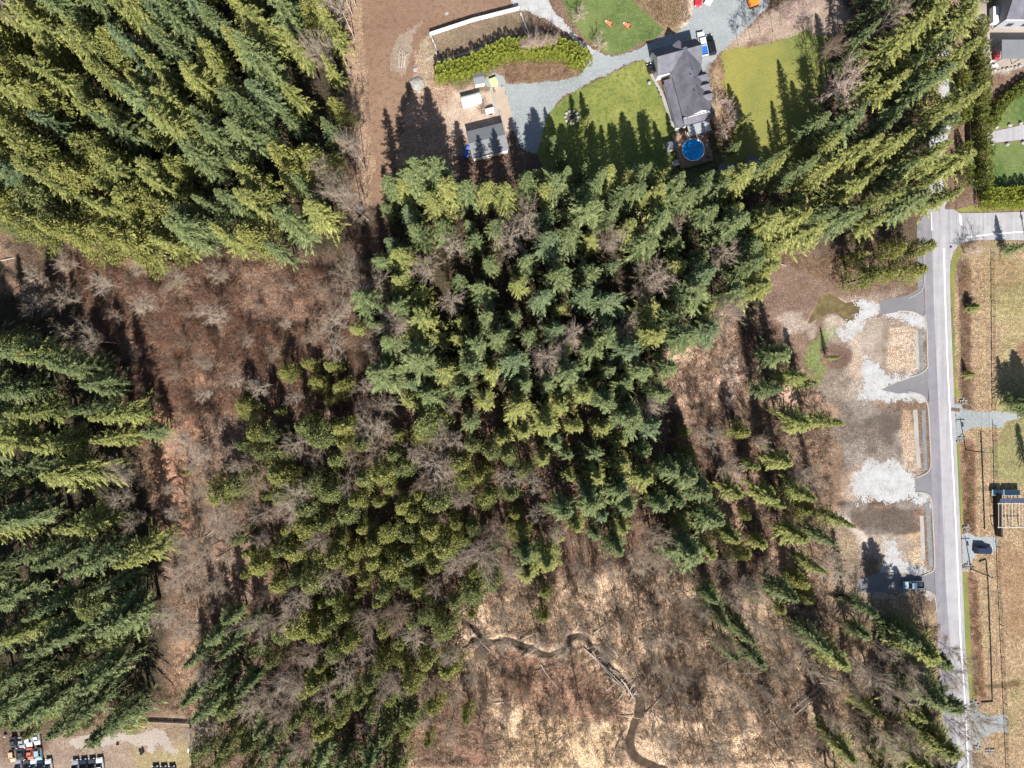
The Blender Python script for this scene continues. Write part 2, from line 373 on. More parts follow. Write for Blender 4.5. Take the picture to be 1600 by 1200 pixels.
# the building site
zone([(1195, 400), (1270, 395), (1330, 440), (1310, 470), (1270, 500), (1250, 520), (1215, 520), (1195, 470)], (136, 110, 94), soft=1.5, spk=0.5)
zone([(1218, 500), (1262, 488), (1290, 490), (1328, 505), (1342, 500), (1352, 520), (1300, 525), (1250, 545), (1225, 530)], (176, 160, 146), soft=1, spk=0.5)
zone([(1230, 525), (1262, 500), (1292, 494), (1280, 515), (1262, 540), (1245, 570), (1238, 560)], (138, 112, 92), soft=1, spk=0.3)
zone([(1262, 535), (1272, 515), (1300, 517), (1348, 520), (1350, 560), (1340, 580), (1320, 590), (1296, 585), (1290, 560), (1275, 545)], (124, 98, 84), soft=1, spk=0.5)
zone([(1270, 535), (1282, 518), (1298, 520), (1284, 545), (1288, 560), (1296, 580), (1296, 596), (1282, 598), (1270, 575), (1268, 555)], (120, 136, 64), soft=1.2, spk=0.5)
zone([(1295, 580), (1345, 580), (1350, 600), (1345, 628), (1300, 632), (1285, 605)], (138, 126, 114), soft=1.2, spk=0.7)
zone([(1336, 522), (1348, 530), (1348, 575), (1337, 580)], (170, 142, 112), soft=1, spk=0.4)
zone([(1350, 515), (1360, 500), (1382, 500), (1382, 560), (1370, 575), (1350, 570)], (146, 128, 110), soft=0.6, amp=.3, spk=0.2)
zone([(1305, 632), (1432, 634), (1434, 735), (1400, 730), (1345, 722), (1310, 745), (1302, 690)], (122, 112, 104), soft=1.2, spk=0.8)
zone([(1325, 640), (1408, 640), (1412, 724), (1385, 722), (1380, 680), (1360, 668), (1325, 655)], (108, 97, 88), soft=1.2, spk=0.4)
zone([(1408, 638), (1425, 640), (1434, 735), (1412, 735)], (182, 154, 122), soft=0.8, amp=.3, spk=0.9)
zone([(1384, 515), (1432, 514), (1434, 570), (1426, 582), (1390, 584), (1383, 570)], (182, 156, 124), soft=0.8, amp=.3, spk=0.9)
strip([(1384, 512), (1382, 540), (1382, 574), (1392, 585), (1410, 583)], 0.6, (118, 98, 76), spk=0.3)
zone([(1300, 740), (1312, 700), (1316, 760), (1318, 800), (1300, 830)], (150, 130, 114), soft=1.2, spk=0.6)
zone([(1308, 744), (1345, 740), (1345, 785), (1312, 785)], (164, 140, 118), soft=1, spk=0.5)
zone([(1315, 785), (1420, 782), (1440, 790), (1438, 840), (1400, 842), (1375, 838), (1325, 815)], (108, 95, 86), soft=1.0, spk=0.5)
strip([(1310, 786), (1340, 790), (1370, 786), (1410, 782)], 0.8, (92, 78, 68), spk=0.3)
zone([(1295, 815), (1325, 812), (1370, 850), (1378, 870), (1365, 895), (1330, 915), (1300, 910), (1290, 860)], (124, 112, 100), soft=1.5, spk=0.8)
strip([(1322, 816), (1340, 832), (1362, 852)], 0.8, (206, 194, 182), spk=0.3)
zone([(1408, 838), (1440, 832), (1442, 880), (1415, 886), (1405, 860)], (190, 158, 110), soft=0.8, amp=.3, spk=0.9)
zone([(1370, 845), (1412, 838), (1418, 890), (1370, 890)], (160, 140, 120), soft=0.8, spk=0.4)
zone([(1240, 780), (1330, 840), (1330, 900), (1480, 960), (1490, 1200), (1250, 1220), (1230, 960)], (164, 142, 110), soft=4, op=.8)
strip([(1245, 640), (1310, 700), (1306, 780), (1240, 830)], 1.0, (136, 112, 90))
strip([(1255, 923), (1300, 928), (1350, 940)], 0.5, (70, 58, 50))
# east of the road
zone([(1486, 380), (1720, 380), (1740, 1220), (1519, 1220), (1497, 740)], (166, 142, 106), soft=0.6, amp=.2, spk=0.95)
zone([(1552, 400), (1720, 400), (1720, 770), (1556, 770)], (164, 150, 100), soft=2, spk=0.8)
zone([(1558, 655), (1720, 655), (1720, 760), (1560, 765)], (142, 140, 84), soft=2, spk=0.6)
zone([(1556, 860), (1720, 850), (1720, 990), (1562, 990)], (160, 130, 94), soft=2, spk=0.8)
zone([(1588, 530), (1610, 525), (1610, 560), (1586, 555)], (150, 112, 86), soft=1.5)
for k_, (cx_, cy_, rx_, ry_) in enumerate([(1575, 430, 20, 25), (1590, 480, 18, 30), (1570, 590, 12, 40), (1585, 520, 10, 12), (1575, 690, 18, 20), (1590, 740, 14, 12), (1575, 960, 14, 40), (1585, 1100, 16, 30), (1540, 980, 7, 40), (1530, 560, 6, 30)]):
    zone([(cx_ + rx_ * math.cos(a), cy_ + ry_ * math.sin(a)) for a in [6.283 * i / 10 for i in range(10)]], (148, 146, 84) if k_ % 3 else (150, 120, 84), soft=5, amp=1.6, op=.6)
strip([(1502, 410), (1507, 470), (1509, 520), (1510, 600), (1514, 640)], 1.6, (134, 108, 92), spk=.9)
strip([(1510, 700), (1514, 780), (1515, 830)], 2.0, (140, 106, 84), spk=.9)
strip([(1515, 905), (1522, 1010), (1530, 1090)], 2.0, (150, 114, 92), spk=.9)
strip([(1500, 395), (1540, 388), (1600, 385)], 1.8, (150, 136, 92), spk=.7)
strip([(1507, 765), (1530, 764), (1556, 762)], 0.4, (120, 110, 70), spk=.6)
strip([(1522, 1072), (1550, 1072), (1590, 1068)], 0.7, (120, 100, 62), spk=.6)
zone([(1480, -60), (1505, -60), (1508, 60), (1480, 60)], (166, 138, 106), soft=1.5)
zone([(1505, -60), (1720, -60), (1720, 60), (1570, 110), (1540, 110), (1508, 60)], (168, 156, 144), soft=1, spk=0.4)
# bottom swamp
zone([(700, 930), (1000, 880), (1250, 960), (1300, 1220), (620, 1220), (680, 1060)], (196, 168, 136), soft=5, spk=.9)
zone([(800, 1020), (900, 1020), (960, 1080), (980, 1130), (860, 1130), (770, 1080)], (160, 122, 98), soft=3, spk=.9)
zone([(640, 1080), (760, 1070), (780, 1200), (640, 1200)], (148, 112, 92), soft=4)
zone([(800, 1120), (960, 1130), (970, 1200), (780, 1220)], (214, 184, 140), soft=4, spk=.9)
zone([(1110, 1110), (1170, 1120), (1180, 1190), (1110, 1180)], (226, 200, 160), soft=3, spk=.9)
zone([(1030, 920), (1240, 960), (1330, 1000), (1330, 1200), (1060, 1100)], (160, 136, 112), soft=5, op=.75)
# junkyard
zone([(60, 1175), (110, 1145), (200, 1125), (300, 1127), (304, 1230), (-40, 1230), (-40, 1190)], (158, 138, 120), soft=1.5, spk=0.5)
zone([(170, 1140), (240, 1125), (270, 1130), (296, 1140), (298, 1165), (270, 1150)], (150, 128, 102), soft=2, spk=.6)
zone([(200, 1180), (300, 1165), (302, 1230), (200, 1230)], (166, 152, 100), soft=2, spk=.5)
strip(CREEK[2:15], 1.3, (190, 166, 138), spk=.9, amp=.4); strip(CREEK[:15], .6, (52, 46, 44), spk=1, amp=.28); strip(CREEK[14:], .9, (60, 44, 32), spk=.5, amp=.28)
strip(DITCH, 0.9, (92, 76, 66), spk=.4)
for (px_, c_, a_) in (([(1325, 700), (1440, 700), (1450, 800), (1325, 795)], (196, 188, 180), 2.2), ([(1340, 545), (1440, 560), (1450, 640), (1335, 640)], (200, 192, 184), 2.2), ([(1305, 480), (1430, 470), (1440, 515), (1300, 540)], (198, 190, 182), 2.2), ([(1368, 835), (1445, 860), (1450, 905), (1368, 905)], (184, 180, 174), 2.4)):
    zone(px_, c_, amp=a_, soft=3, spk=.8, op=.3)
# relief: creek bed, ditch, pond, gentle mounds in the woods only
Z = np.zeros(X.shape)
cd = linedist(X, Y, smooth_line(wp(CREEK)))
wid = np.interp(-Y, [60, 78, 82, 104], [0.25, 0.35, 0.75, 0.95]) * (1 + 1.6 * fbm(X, Y, 4, 301)) + fbm(X, Y, 1.6, 311, 2) * .9
Z -= 1.1 * np.clip(1 - np.maximum(cd - wid * .6, 0) / .9, 0, 1) ** 1.2
Z -= 0.7 * np.clip(1 - linedist(X, Y, smooth_line(wp(DITCH))) / 1.2, 0, 1)
pd = sdf(X, Y, wp(POND)); Z -= 0.6 * np.clip(0.3 - pd / 1.6, 0, 1)
flat = np.minimum.reduce([sdf(X, Y, wp(p)) for p in (
    [(560, -40), (1700, -40), (1700, 300), (1150, 300), (600, 300)], [(1210, 380), (1720, 300), (1740, 1230), (1300, 1230), (1295, 560)], [(-60, 1120), (310, 1120), (310, 1240), (-60, 1240)])])
Z += np.clip((flat - 1) / 12, 0, 1) * np.clip(cd / 4 - .4, 0, 1) * (fbm(X, Y, 5, 61) * 0.7 + fbm(X, Y, 22, 71) * 2.0)
# far skirt so the sheet reaches the horizon
V = np.stack([X, Y, Z], -1)
def skirt(a, lo, hi):
    return np.where(a <= lo + 1e-6, a - 2500, np.where(a >= hi - 1e-6, a + 2500, a))
V[..., 0] = skirt(V[..., 0], x0, x1); V[..., 1] = skirt(V[..., 1], y0, y1)
V[0, :, 2] = V[-1, :, 2] = 0; V[:, 0, 2] = V[:, -1, 2] = 0
ii = (np.arange(ny - 1)[:, None] * nx + np.arange(nx - 1)).ravel()
F = np.stack([ii, ii + 1, ii + nx + 1, ii + nx], 1)
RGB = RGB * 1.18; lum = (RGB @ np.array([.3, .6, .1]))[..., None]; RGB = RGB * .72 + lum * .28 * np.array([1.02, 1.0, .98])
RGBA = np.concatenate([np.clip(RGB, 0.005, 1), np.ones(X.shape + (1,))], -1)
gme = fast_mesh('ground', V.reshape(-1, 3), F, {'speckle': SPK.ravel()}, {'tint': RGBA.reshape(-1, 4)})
m, nt, b = new_mat('ground'); tc = N(nt, 'ShaderNodeTexCoord').outputs['Object']
at = N(nt, 'ShaderNodeAttribute', attribute_name='tint'); sp = N(nt, 'ShaderNodeAttribute', attribute_name='speckle')
n1 = noise(nt, 1.1, 6, 0.75, tc); n2 = noise(nt, 4.5, 4, 0.75, tc); n3 = noise(nt, 0.25, 4, .6, tc)
r1 = ramp(nt, n1.outputs[0], [(0.30, (0.35, 0.32, 0.30, 1)), (0.5, (0.95, 0.95, 0.95, 1)), (0.68, (1.7, 1.55, 1.4, 1))])
r2 = ramp(nt, n2.outputs[0], [(0.36, (0.22, 0.19, 0.17, 1)), (0.5, (0.95, 0.95, 0.95, 1)), (0.62, (1.9, 1.8, 1.65, 1))])
r3 = ramp(nt, n3.outputs[0], [(0.35, (0.85, 0.80, 0.78, 1)), (0.65, (1.12, 1.1, 1.08, 1))])
c = mixc(nt, sp.outputs['Fac'], at.outputs['Color'], mixc(nt, 1.0, at.outputs['Color'], r1.outputs[0], 'MULTIPLY'))
c = mixc(nt, sp.outputs['Fac'], c, mixc(nt, 1.0, c, r2.outputs[0], 'MULTIPLY'))
c = mixc(nt, 0.35, c, mixc(nt, 1.0, c, r2.outputs[0], 'MULTIPLY'))
c = mixc(nt, 1.0, c, r3.outputs[0], 'MULTIPLY')
nt.links.new(c, b.inputs['Base Color']); b.inputs['Roughness'].default_value = 1; bump(nt, b, n2.outputs[0], 0.7, 0.25)
go = mobj('ground', gme, None, m); tag(go, 'brown litter, dirt and dry grass ground', None, None, 'structure')

# ------------------------------------------------------------------ sheets on the ground
def noisy(pts, amp, step=0.6, seed=1, smooth=False):
    p = wp(pts)
    if smooth: p = smooth_line(p + [p[0]], 0.8)[:-1]
    out = []
    for i in range(len(p)):
        a, c_ = p[i], p[(i + 1) % len(p)]; L = math.hypot(c_[0] - a[0], c_[1] - a[1]); k = max(1, int(L / step))
        for j in range(k):
            out.append((a[0] + (c_[0] - a[0]) * j / k, a[1] + (c_[1] - a[1]) * j / k))
    A = np.array(out)
    if amp:
        dx = fbm(A[:, 0], A[:, 1], 3.0, seed * 7 + 1) * 2 * amp; dy = fbm(A[:, 0], A[:, 1], 3.0, seed * 7 + 5) * 2 * amp
        dx += fbm(A[:, 0], A[:, 1], .9, seed + 3, 2) * amp; dy += fbm(A[:, 0], A[:, 1], .9, seed + 9, 2) * amp
        A[:, 0] += dx; A[:, 1] += dy
    return [Vector((a, b_, 0)) for a, b_ in A]
def sheet(name, pts, lvl, mat, amp=0.0, label=None, seed=1, smooth=False, z=None, kind='structure'):
    zz = lvl * 0.004 if z is None else z
    if amp >= .15:
        # loose material: small cells that thin out raggedly towards the edge
        W_ = wp(pts); cs = .25 if amp < .45 or 'pad' in name else .3
        ax = np.arange(min(p[0] for p in W_) - 1, max(p[0] for p in W_) + 1, cs); ay = np.arange(min(p[1] for p in W_) - 1, max(p[1] for p in W_) + 1, cs)
        ax = ax[(ax > -170) & (ax < 170)]; ay = ay[(ay > -125) & (ay < 125)]
        cx, cy = np.meshgrid((ax[:-1] + ax[1:]) / 2, (ay[:-1] + ay[1:]) / 2); r_ = np.random.default_rng(seed)
        soft = min(amp, .5)
        if 'pad' in name: soft = 1.2
        keep = sdf(cx, cy, W_) + fbm(cx, cy, 3.2, seed + 11, 3) * 3.2 * soft + fbm(cx, cy, .9, seed + 17, 2) * 2 * soft + (r_.random(cx.shape) - .5) * 1.1 * soft < 0
        gx_, gy_ = np.meshgrid(ax, ay); n_x = len(ax); jj, ii_ = np.nonzero(keep); a_ = jj * n_x + ii_
        F_ = np.stack([a_, a_ + 1, a_ + n_x + 1, a_ + n_x], 1); used, inv_ = np.unique(F_, return_inverse=True)
        V_ = np.stack([gx_.ravel(), gy_.ravel(), np.full(gx_.size, zz)], 1)[used]; V_[:, :2] += r_.normal(0, cs * .12, (len(V_), 2))
        me = fast_mesh(name, V_, inv_.reshape(-1, 4)); o = mobj(name, me, None, mat); tag(o, label, None, None, kind); return o
    P = noisy(pts, amp, 0.6 if amp or smooth else 50, seed, smooth)
    tri = geometry.tessellate_polygon([P]); me = bpy.data.meshes.new(name)
    me.from_pydata([(p.x, p.y, zz) for p in P], [], [tuple(t) for t in tri])
    me.update()
    if me.polygons and sum(p.normal.z * p.area for p in me.polygons) < 0: me.flip_normals()
    o = mobj(name, me, None, mat); tag(o, label, None, None, kind); return o
# top farm
sheet('dirt_field', [(565, -40), (800, -40), (796, 6), (760, 18), (735, 24), (700, 34), (676, 44), (662, 56), (655, 74), (648, 96), (644, 120), (638, 138), (628, 170), (622, 210), (616, 250), (610, 300), (603, 338), (585, 338), (578, 290), (576, 200), (573, 100)], 1, M['dirt_field'], .5, 'bare brown dirt field strip', 2)
sheet('dirt_track', [(612, 80), (622, 62), (640, 45), (658, 32), (662, 36), (650, 48), (642, 70), (640, 95), (634, 118), (618, 116), (608, 100)], 2, M['dirt_tan'], .5, 'pale rutted dirt by the log pile', 3)
sheet('gravel_track', [(796, -20), (850, -20), (868, 20), (888, 42), (905, 62), (934, 80), (922, 92), (912, 78), (890, 56), (870, 40), (850, 28), (828, 20), (802, 14)], 2, M['gravel_white'], .35, 'white gravel track curving round the hedge', 4)
sheet('gravel_driveway', [(787, 132), (860, 128), (905, 120), (918, 104), (922, 92), (928, 82), (935, 78), (945, 85), (960, 87), (985, 82), (1010, 70), (1035, 60), (1062, 48), (1078, 32), (1083, 10), (1083, -40), (1215, -40), (1200, 10), (1160, 50), (1135, 75), (1122, 88), (1114, 96), (1109, 110), (1112, 140), (1106, 150), (1104, 180), (1096, 180), (1080, 120), (1036, 118), (1012, 96), (1004, 93), (985, 98), (960, 110), (930, 124), (905, 138), (885, 148), (868, 163), (856, 180), (860, 200), (840, 240), (812, 230), (797, 190), (795, 160)], 3, M['gravel'], .3, 'grey gravel driveway', 5)
sheet('house_path', [(1008, 92), (1014, 96), (1022, 120), (1034, 140), (1046, 170), (1058, 200), (1064, 210), (1056, 210), (1046, 190), (1036, 160), (1022, 130), (1012, 112)], 4, M['concrete'], .1, 'pale path along the house', 6)
sheet('lawn', [(878, -40), (985, -40), (988, -2), (1008, 18), (1038, 46), (1030, 54), (1005, 66), (980, 80), (958, 86), (944, 84), (935, 76), (920, 62), (905, 48), (890, 28), (882, 10)], 4, M['lawn_green'], .25, 'green lawn with two garden chairs', 7)
sheet('lawn', [(1006, 94), (1014, 112), (1018, 125), (1030, 145), (1040, 170), (1048, 195), (1060, 215), (1060, 260), (1000, 300), (860, 290), (840, 240), (852, 190), (866, 168), (885, 150), (905, 140), (930, 127), (960, 113), (985, 101)], 4, M['lawn'], .2, 'oval lawn west of the house', 8)
sheet('lawn', [(1128, 82), (1160, 74), (1200, 68), (1260, 50), (1300, 60), (1290, 150), (1262, 230), (1240, 300), (1110, 300), (1150, 200), (1138, 170), (1130, 130)], 4, M['lawn_gold'], .5, 'yellow green lawn east of the house', 9)
sheet('slab', [(771, 134), (787, 134), (791, 150), (802, 185), (804, 205), (790, 205), (778, 165)], 5, M['concrete_tan'], .15, 'tan concrete strip by the garage', 10)
sheet('slab', [(765, 138), (769, 136), (780, 180), (775, 182)], 6, M['concrete'], .05, 'white concrete strip', 11)
sheet('slab', [(757, 122), (772, 114), (787, 120), (788, 130), (770, 136), (757, 132)], 7, M['gravel'], .2, 'pale pad around the green cabinet', 12)
# roads
sheet('gravel_lane', [(1468, -40), (1484, -40), (1484, 60), (1486, 200), (1474, 240), (1474, 270), (1470, 300), (1478, 318), (1440, 330), (1448, 300), (1440, 285), (1446, 240), (1456, 205), (1468, 150)], 1, M['gravel_white'], .5, 'pale gravel lane under the trees north of the junction', 13)
RL = [(1436, 352), (1441, 380), (1444, 420), (1446, 500), (1450, 600), (1455, 750), (1460, 900), (1465, 1000), (1471, 1100), (1479, 1240)]
RR = [(1522, 1240), (1515, 1100), (1508, 1000), (1504, 900), (1497, 750), (1490, 600), (1486, 500), (1484, 430), (1485, 410), (1490, 392), (1503, 379), (1525, 375), (1560, 375), (1720, 377)]
sheet('road', RL + RR + [(1720, 328), (1600, 331), (1530, 333), (1500, 333), (1488, 326), (1478, 314), (1464, 311), (1446, 330)], 3, M['asphalt_old'], 0, 'pale grey asphalt road with side street')
sheet('road_widening', RL + [(1499, 1240), (1491, 1100), (1484, 1000), (1477, 900), (1471, 750), (1465, 600), (1460, 500), (1457, 400), (1456, 330), (1444, 338)], 4, M['asphalt_new'], 0, 'darker new asphalt lane')
def line_sheet(name, pts, w, lvl, label, z=None, mat=None):
    L = smooth_line(wp(pts), 2.0); A = []; B_ = []
    for i, p in enumerate(L):
        q = L[min(i + 1, len(L) - 1)]; o = L[max(i - 1, 0)]; d = Vector((q[0] - o[0], q[1] - o[1])).normalized(); n_ = Vector((-d.y, d.x)) * w / 2
        A.append((p[0] + n_.x, p[1] + n_.y, lvl * .004 if z is None else z)); B_.append((p[0] - n_.x, p[1] - n_.y, lvl * .004 if z is None else z))
    k = len(L); me = bpy.data.meshes.new(name)
    me.from_pydata(A + B_, [], [(k + i, k + i + 1, i + 1, i) for i in range(k - 1)]); me.update()
    o = mobj(name, me, None, mat or M['white_line']); tag(o, label, None, None, 'structure'); return o
for nm_ in ('asphalt_old', 'asphalt_new'):
    nt = M[nm_].node_tree; b = nt.nodes['Principled BSDF']; src = b.inputs['Base Color'].links[0].from_socket
    tc = nt.nodes.new('ShaderNodeTexCoord'); mp = nt.nodes.new('ShaderNodeMapping'); mp.inputs['Rotation'].default_value = (0, 0, math.radians(-3.6)); mp.inputs['Scale'].default_value = (1.1, .03, 1)
    nt.links.new(tc.outputs['Object'], mp.inputs[0]); n_ = noise(nt, 1.0, 3, .6, mp.outputs[0]); r_ = ramp(nt, n_.outputs[0], [(.35, (.88, .88, .88, 1)), (.65, (1.07, 1.07, 1.07, 1))])
    n2_ = noise(nt, .35, 4, .7, tc.outputs['Object']); r2_ = ramp(nt, n2_.outputs[0], [(.35, (.9, .9, .9, 1)), (.6, (1.04, 1.04, 1.04, 1))])
    nt.links.new(mixc(nt, 1.0, mixc(nt, 1.0, src, r_.outputs[0], 'MULTIPLY'), r2_.outputs[0], 'MULTIPLY'), b.inputs['Base Color'])
line_sheet('road_marking', [(1475, 388), (1476, 430), (1478, 500), (1482, 600), (1490, 750), (1497, 900), (1501, 1000), (1508, 1100), (1515, 1240)], 0.3, 5, 'white edge line of the road')
line_sheet('road_marking', [(1500, 335), (1502, 352)], 0.5, 5, 'white stop line at the junction')
line_sheet('road_marking', [(1512, 371), (1540, 367), (1600, 362), (1720, 355)], 0.25, 5, 'white edge line of the side street')
line_sheet('road_marking', [(1455, 332), (1456, 360)], 0.2, 5, 'short white line under the trees')
sheet('verge', [(1484, 420), (1492, 395), (1502, 383), (1498, 400), (1491, 430), (1491, 500), (1494, 600), (1501, 620), (1490, 620), (1487, 520)], 2, M['lawn_gold'], .15, 'thin green verge by the junction', 21)
sheet('verge', [(1493, 690), (1499, 690), (1506, 830), (1502, 832)], 2, M['lawn_gold'], .1, 'thin green verge between the two drives', 22)
sheet('verge', [(1503, 895), (1511, 895), (1517, 1000), (1524, 1100), (1521, 1130), (1516, 1100), (1508, 1000)], 2, M['lawn_gold'], .1, 'thin green verge south of the parked car', 23)
sheet('verge', [(1485, 316), (1500, 322), (1540, 320), (1620, 316), (1620, 328), (1540, 331), (1500, 331), (1490, 326)], 2, M['lawn_gold'], .2, 'grass verge under the hedge', 24)
sheet('apron', [(1374, 470), (1400, 466), (1420, 460), (1436, 452), (1443, 450), (1445, 494), (1432, 488), (1410, 486), (1376, 492)], 4, M['asphalt_apron'], .12, 'dark asphalt apron, northernmost', 31)
sheet('apron', [(1376, 609), (1400, 598), (1425, 590), (1448, 582), (1452, 628), (1440, 616), (1420, 614), (1400, 614)], 4, M['asphalt_apron'], .12, 'dark asphalt wedge apron', 32)
sheet('apron', [(1430, 746), (1446, 742), (1454, 732), (1456, 778), (1448, 771), (1430, 769)], 4, M['asphalt_apron'], .05, 'dark asphalt apron by the white gravel pad', 33)
sheet('apron', [(1340, 905), (1380, 895), (1438, 900), (1452, 895), (1460, 888), (1462, 930), (1450, 922), (1430, 922), (1380, 925), (1340, 925)], 4, M['asphalt_apron'], .12, 'asphalt apron under the blue pickup', 34)
sheet('gravel_pad', [(1340, 472), (1362, 468), (1374, 470), (1376, 492), (1396, 484), (1425, 486), (1446, 498), (1446, 512), (1420, 500), (1400, 497), (1370, 498), (1352, 503), (1340, 518), (1322, 530), (1312, 517), (1326, 504), (1345, 490), (1346, 478)], 3, M['gravel_white'], .75, 'white gravel spread by the pond', 41)
sheet('gravel_pad', [(1350, 560), (1366, 562), (1376, 575), (1392, 587), (1420, 584), (1440, 578), (1446, 582), (1432, 592), (1405, 598), (1378, 610), (1400, 616), (1425, 612), (1442, 616), (1450, 630), (1420, 622), (1395, 624), (1368, 626), (1346, 626), (1348, 600)], 3, M['gravel_white'], .75, 'white gravel pad at the wedge apron', 42)
sheet('gravel_pad', [(1332, 742), (1350, 724), (1365, 720), (1400, 723), (1418, 735), (1432, 745), (1431, 770), (1452, 772), (1456, 790), (1448, 786), (1420, 778), (1380, 782), (1345, 784), (1332, 770)], 3, M['gravel_white'], .75, 'large white gravel pad south', 43)
sheet('gravel_pad', [(1384, 845), (1396, 843), (1402, 860), (1412, 882), (1440, 885), (1452, 884), (1456, 895), (1440, 901), (1400, 898), (1375, 900), (1384, 880), (1386, 865)], 3, M['gravel_white'], .75, 'white and grey gravel heap area by the pickup', 44)
sheet('gravel_pad', [(1340, 925), (1380, 926), (1430, 923), (1452, 924), (1460, 935), (1450, 938), (1430, 930), (1385, 935), (1350, 936), (1335, 932)], 3, M['gravel_tan'], .75, 'tan gravel edge south of the pickup', 45)
for k, (a, b_, c_, d, e, f) in enumerate([(1432, 350, 1438, 330, 443, 1), (1435, 500, 1441, 512, 598, 0), (1439, 632, 1444, 636, 735, 0), (1446, 780, 1450, 784, 885, 0)]):
    pass
def swale(pa, pb, w, label, seed):
    (ax, ay), (bx, by) = pa, pb
    sheet('swale', [(ax - w, ay), (ax + w, ay), (bx + w, by), (bx - w, by)], 5, M['rock_grey'], .12, label, seed)
swale((1437, 345), (1438, 455), 4, 'rock lined swale under the trees by the junction', 51)
swale((1438, 514), (1440, 598), 3, 'rock lined swale beside the straw bed', 52)
swale((1443, 640), (1446, 735), 3, 'rock lined swale north of the white pad', 53)
swale((1449, 785), (1455, 885), 3.5, 'rock lined swale south of the white pad', 54)
for pts, lb in (([(1426, 640), (1433, 640), (1439, 730), (1433, 734)], 'pale sand strip beside the swale, north'), ([(1437, 806), (1443, 806), (1446, 874), (1439, 876)], 'pale sand strip beside the swale, south'), ([(1430, 516), (1434, 516), (1436, 575), (1431, 575)], 'pale sand strip by the straw bed')):
    sheet('path', pts, 6, M['concrete'], .12, lb, 55)
# kerbs (real steps)
def kerb(pts, w=0.22, h=0.13, label='pale concrete kerb'):
    L = smooth_line(wp(pts), 1.2); mb = MB(); rings = []
    for i, p in enumerate(L):
        q = L[min(i + 1, len(L) - 1)]; o = L[max(i - 1, 0)]; d = Vector((q[0] - o[0], q[1] - o[1])).normalized(); n_ = Vector((-d.y, d.x)) * w / 2
        rings.append([(p[0] + n_.x, p[1] + n_.y, 0), (p[0] - n_.x, p[1] - n_.y, 0), (p[0] - n_.x, p[1] - n_.y, h), (p[0] + n_.x, p[1] + n_.y, h)])
    mb.loft(rings); o = mb.build('kerb', M['concrete']); tag(o, label, None, None, 'structure'); return o
kerb([(1419, 466), (1434, 458), (1443, 447), (1443, 400), (1441, 372)], label='kerb at the northern swale')
kerb([(1402, 486), (1424, 487), (1440, 494), (1447, 506), (1449, 560), (1449, 574), (1438, 584), (1422, 589)], w=.34, label='kerb round the straw bed')
kerb([(1418, 612), (1438, 616), (1449, 632), (1453, 690), (1454, 728), (1446, 740), (1431, 746)], w=.34, label='kerb round the middle lot')
kerb([(1430, 769), (1447, 771), (1455, 784), (1458, 830), (1460, 884), (1454, 894), (1437, 901)], w=.34, label='kerb round the south lot')
kerb([(1437, 922), (1452, 924), (1461, 936), (1463, 955)], w=.3, label='kerb south of the pickup')
# east drives
sheet('gravel_driveway', [(1492, 632), (1497, 632), (1512, 640), (1530, 644), (1570, 643), (1595, 648), (1595, 654), (1570, 660), (1567, 668), (1520, 668), (1506, 676), (1495, 690), (1493, 660)], 4, M['gravel'], .2, 'pale gravel drive by the first utility pole', 61)
sheet('gravel_driveway', [(1503, 834), (1512, 832), (1525, 838), (1558, 838), (1558, 862), (1530, 862), (1520, 874), (1512, 890), (1505, 890)], 4, M['gravel'], .15, 'gravel drive with the dark parked car', 62)
sheet('gravel_driveway', [(1516, 1105), (1525, 1105), (1540, 1120), (1572, 1116), (1574, 1144), (1548, 1144), (1532, 1160), (1526, 1170), (1519, 1160)], 4, M['gravel'], .15, 'gravel drive at the lower right', 63)
line_sheet('road_marking', [(1486, 639), (1500, 641)], .9, 6, 'dark patch of new asphalt', mat=M['dirt_dark'])
sheet('road', [(1541, 208), (1600, 195), (1720, 170), (1720, 200), (1600, 218), (1545, 224)], 3, M['asphalt_old'], 0, 'private paved drive lined with white stones')
sheet('lawn', [(1545, 206), (1560, 160), (1600, 135), (1720, 100), (1720, 168), (1600, 193)], 2, M['lawn_green'], .2, 'green lawn above the private drive', 64)
sheet('lawn', [(1545, 226), (1600, 220), (1720, 202), (1720, 300), (1545, 300)], 2, M['lawn_green'], .1, 'green lawn below the private drive', 65)
sheet('lot', [(1512, 18), (1575, 10), (1600, -40), (1720, -40), (1720, 100), (1600, 104), (1565, 112), (1540, 112), (1542, 50), (1514, 48)], 2, M['gravel_tan'], .25, 'paved yard by the dark roofed house', 66)
# junkyard gravel
sheet('gravel_lot', [(100, 1160), (120, 1150), (170, 1145), (220, 1145), (245, 1138), (256, 1140), (262, 1155), (278, 1175), (268, 1180), (248, 1162), (236, 1182), (230, 1165), (190, 1160), (120, 1170)], 2, M['gravel_tan'], .5, 'pale gravel track in the salvage yard', 67)
# water
sheet('pond', [(p[0] + (8 if p[0] > 1310 else -8), p[1] + (8 if p[1] > 482 else -8)) for p in POND], 0, M['pond'], 0, 'shallow brown pond', z=-0.14)
line_sheet('creek', CREEK, 4.2, 0, 'narrow muddy creek winding through the swamp', z=-0.5, mat=M['creek'])

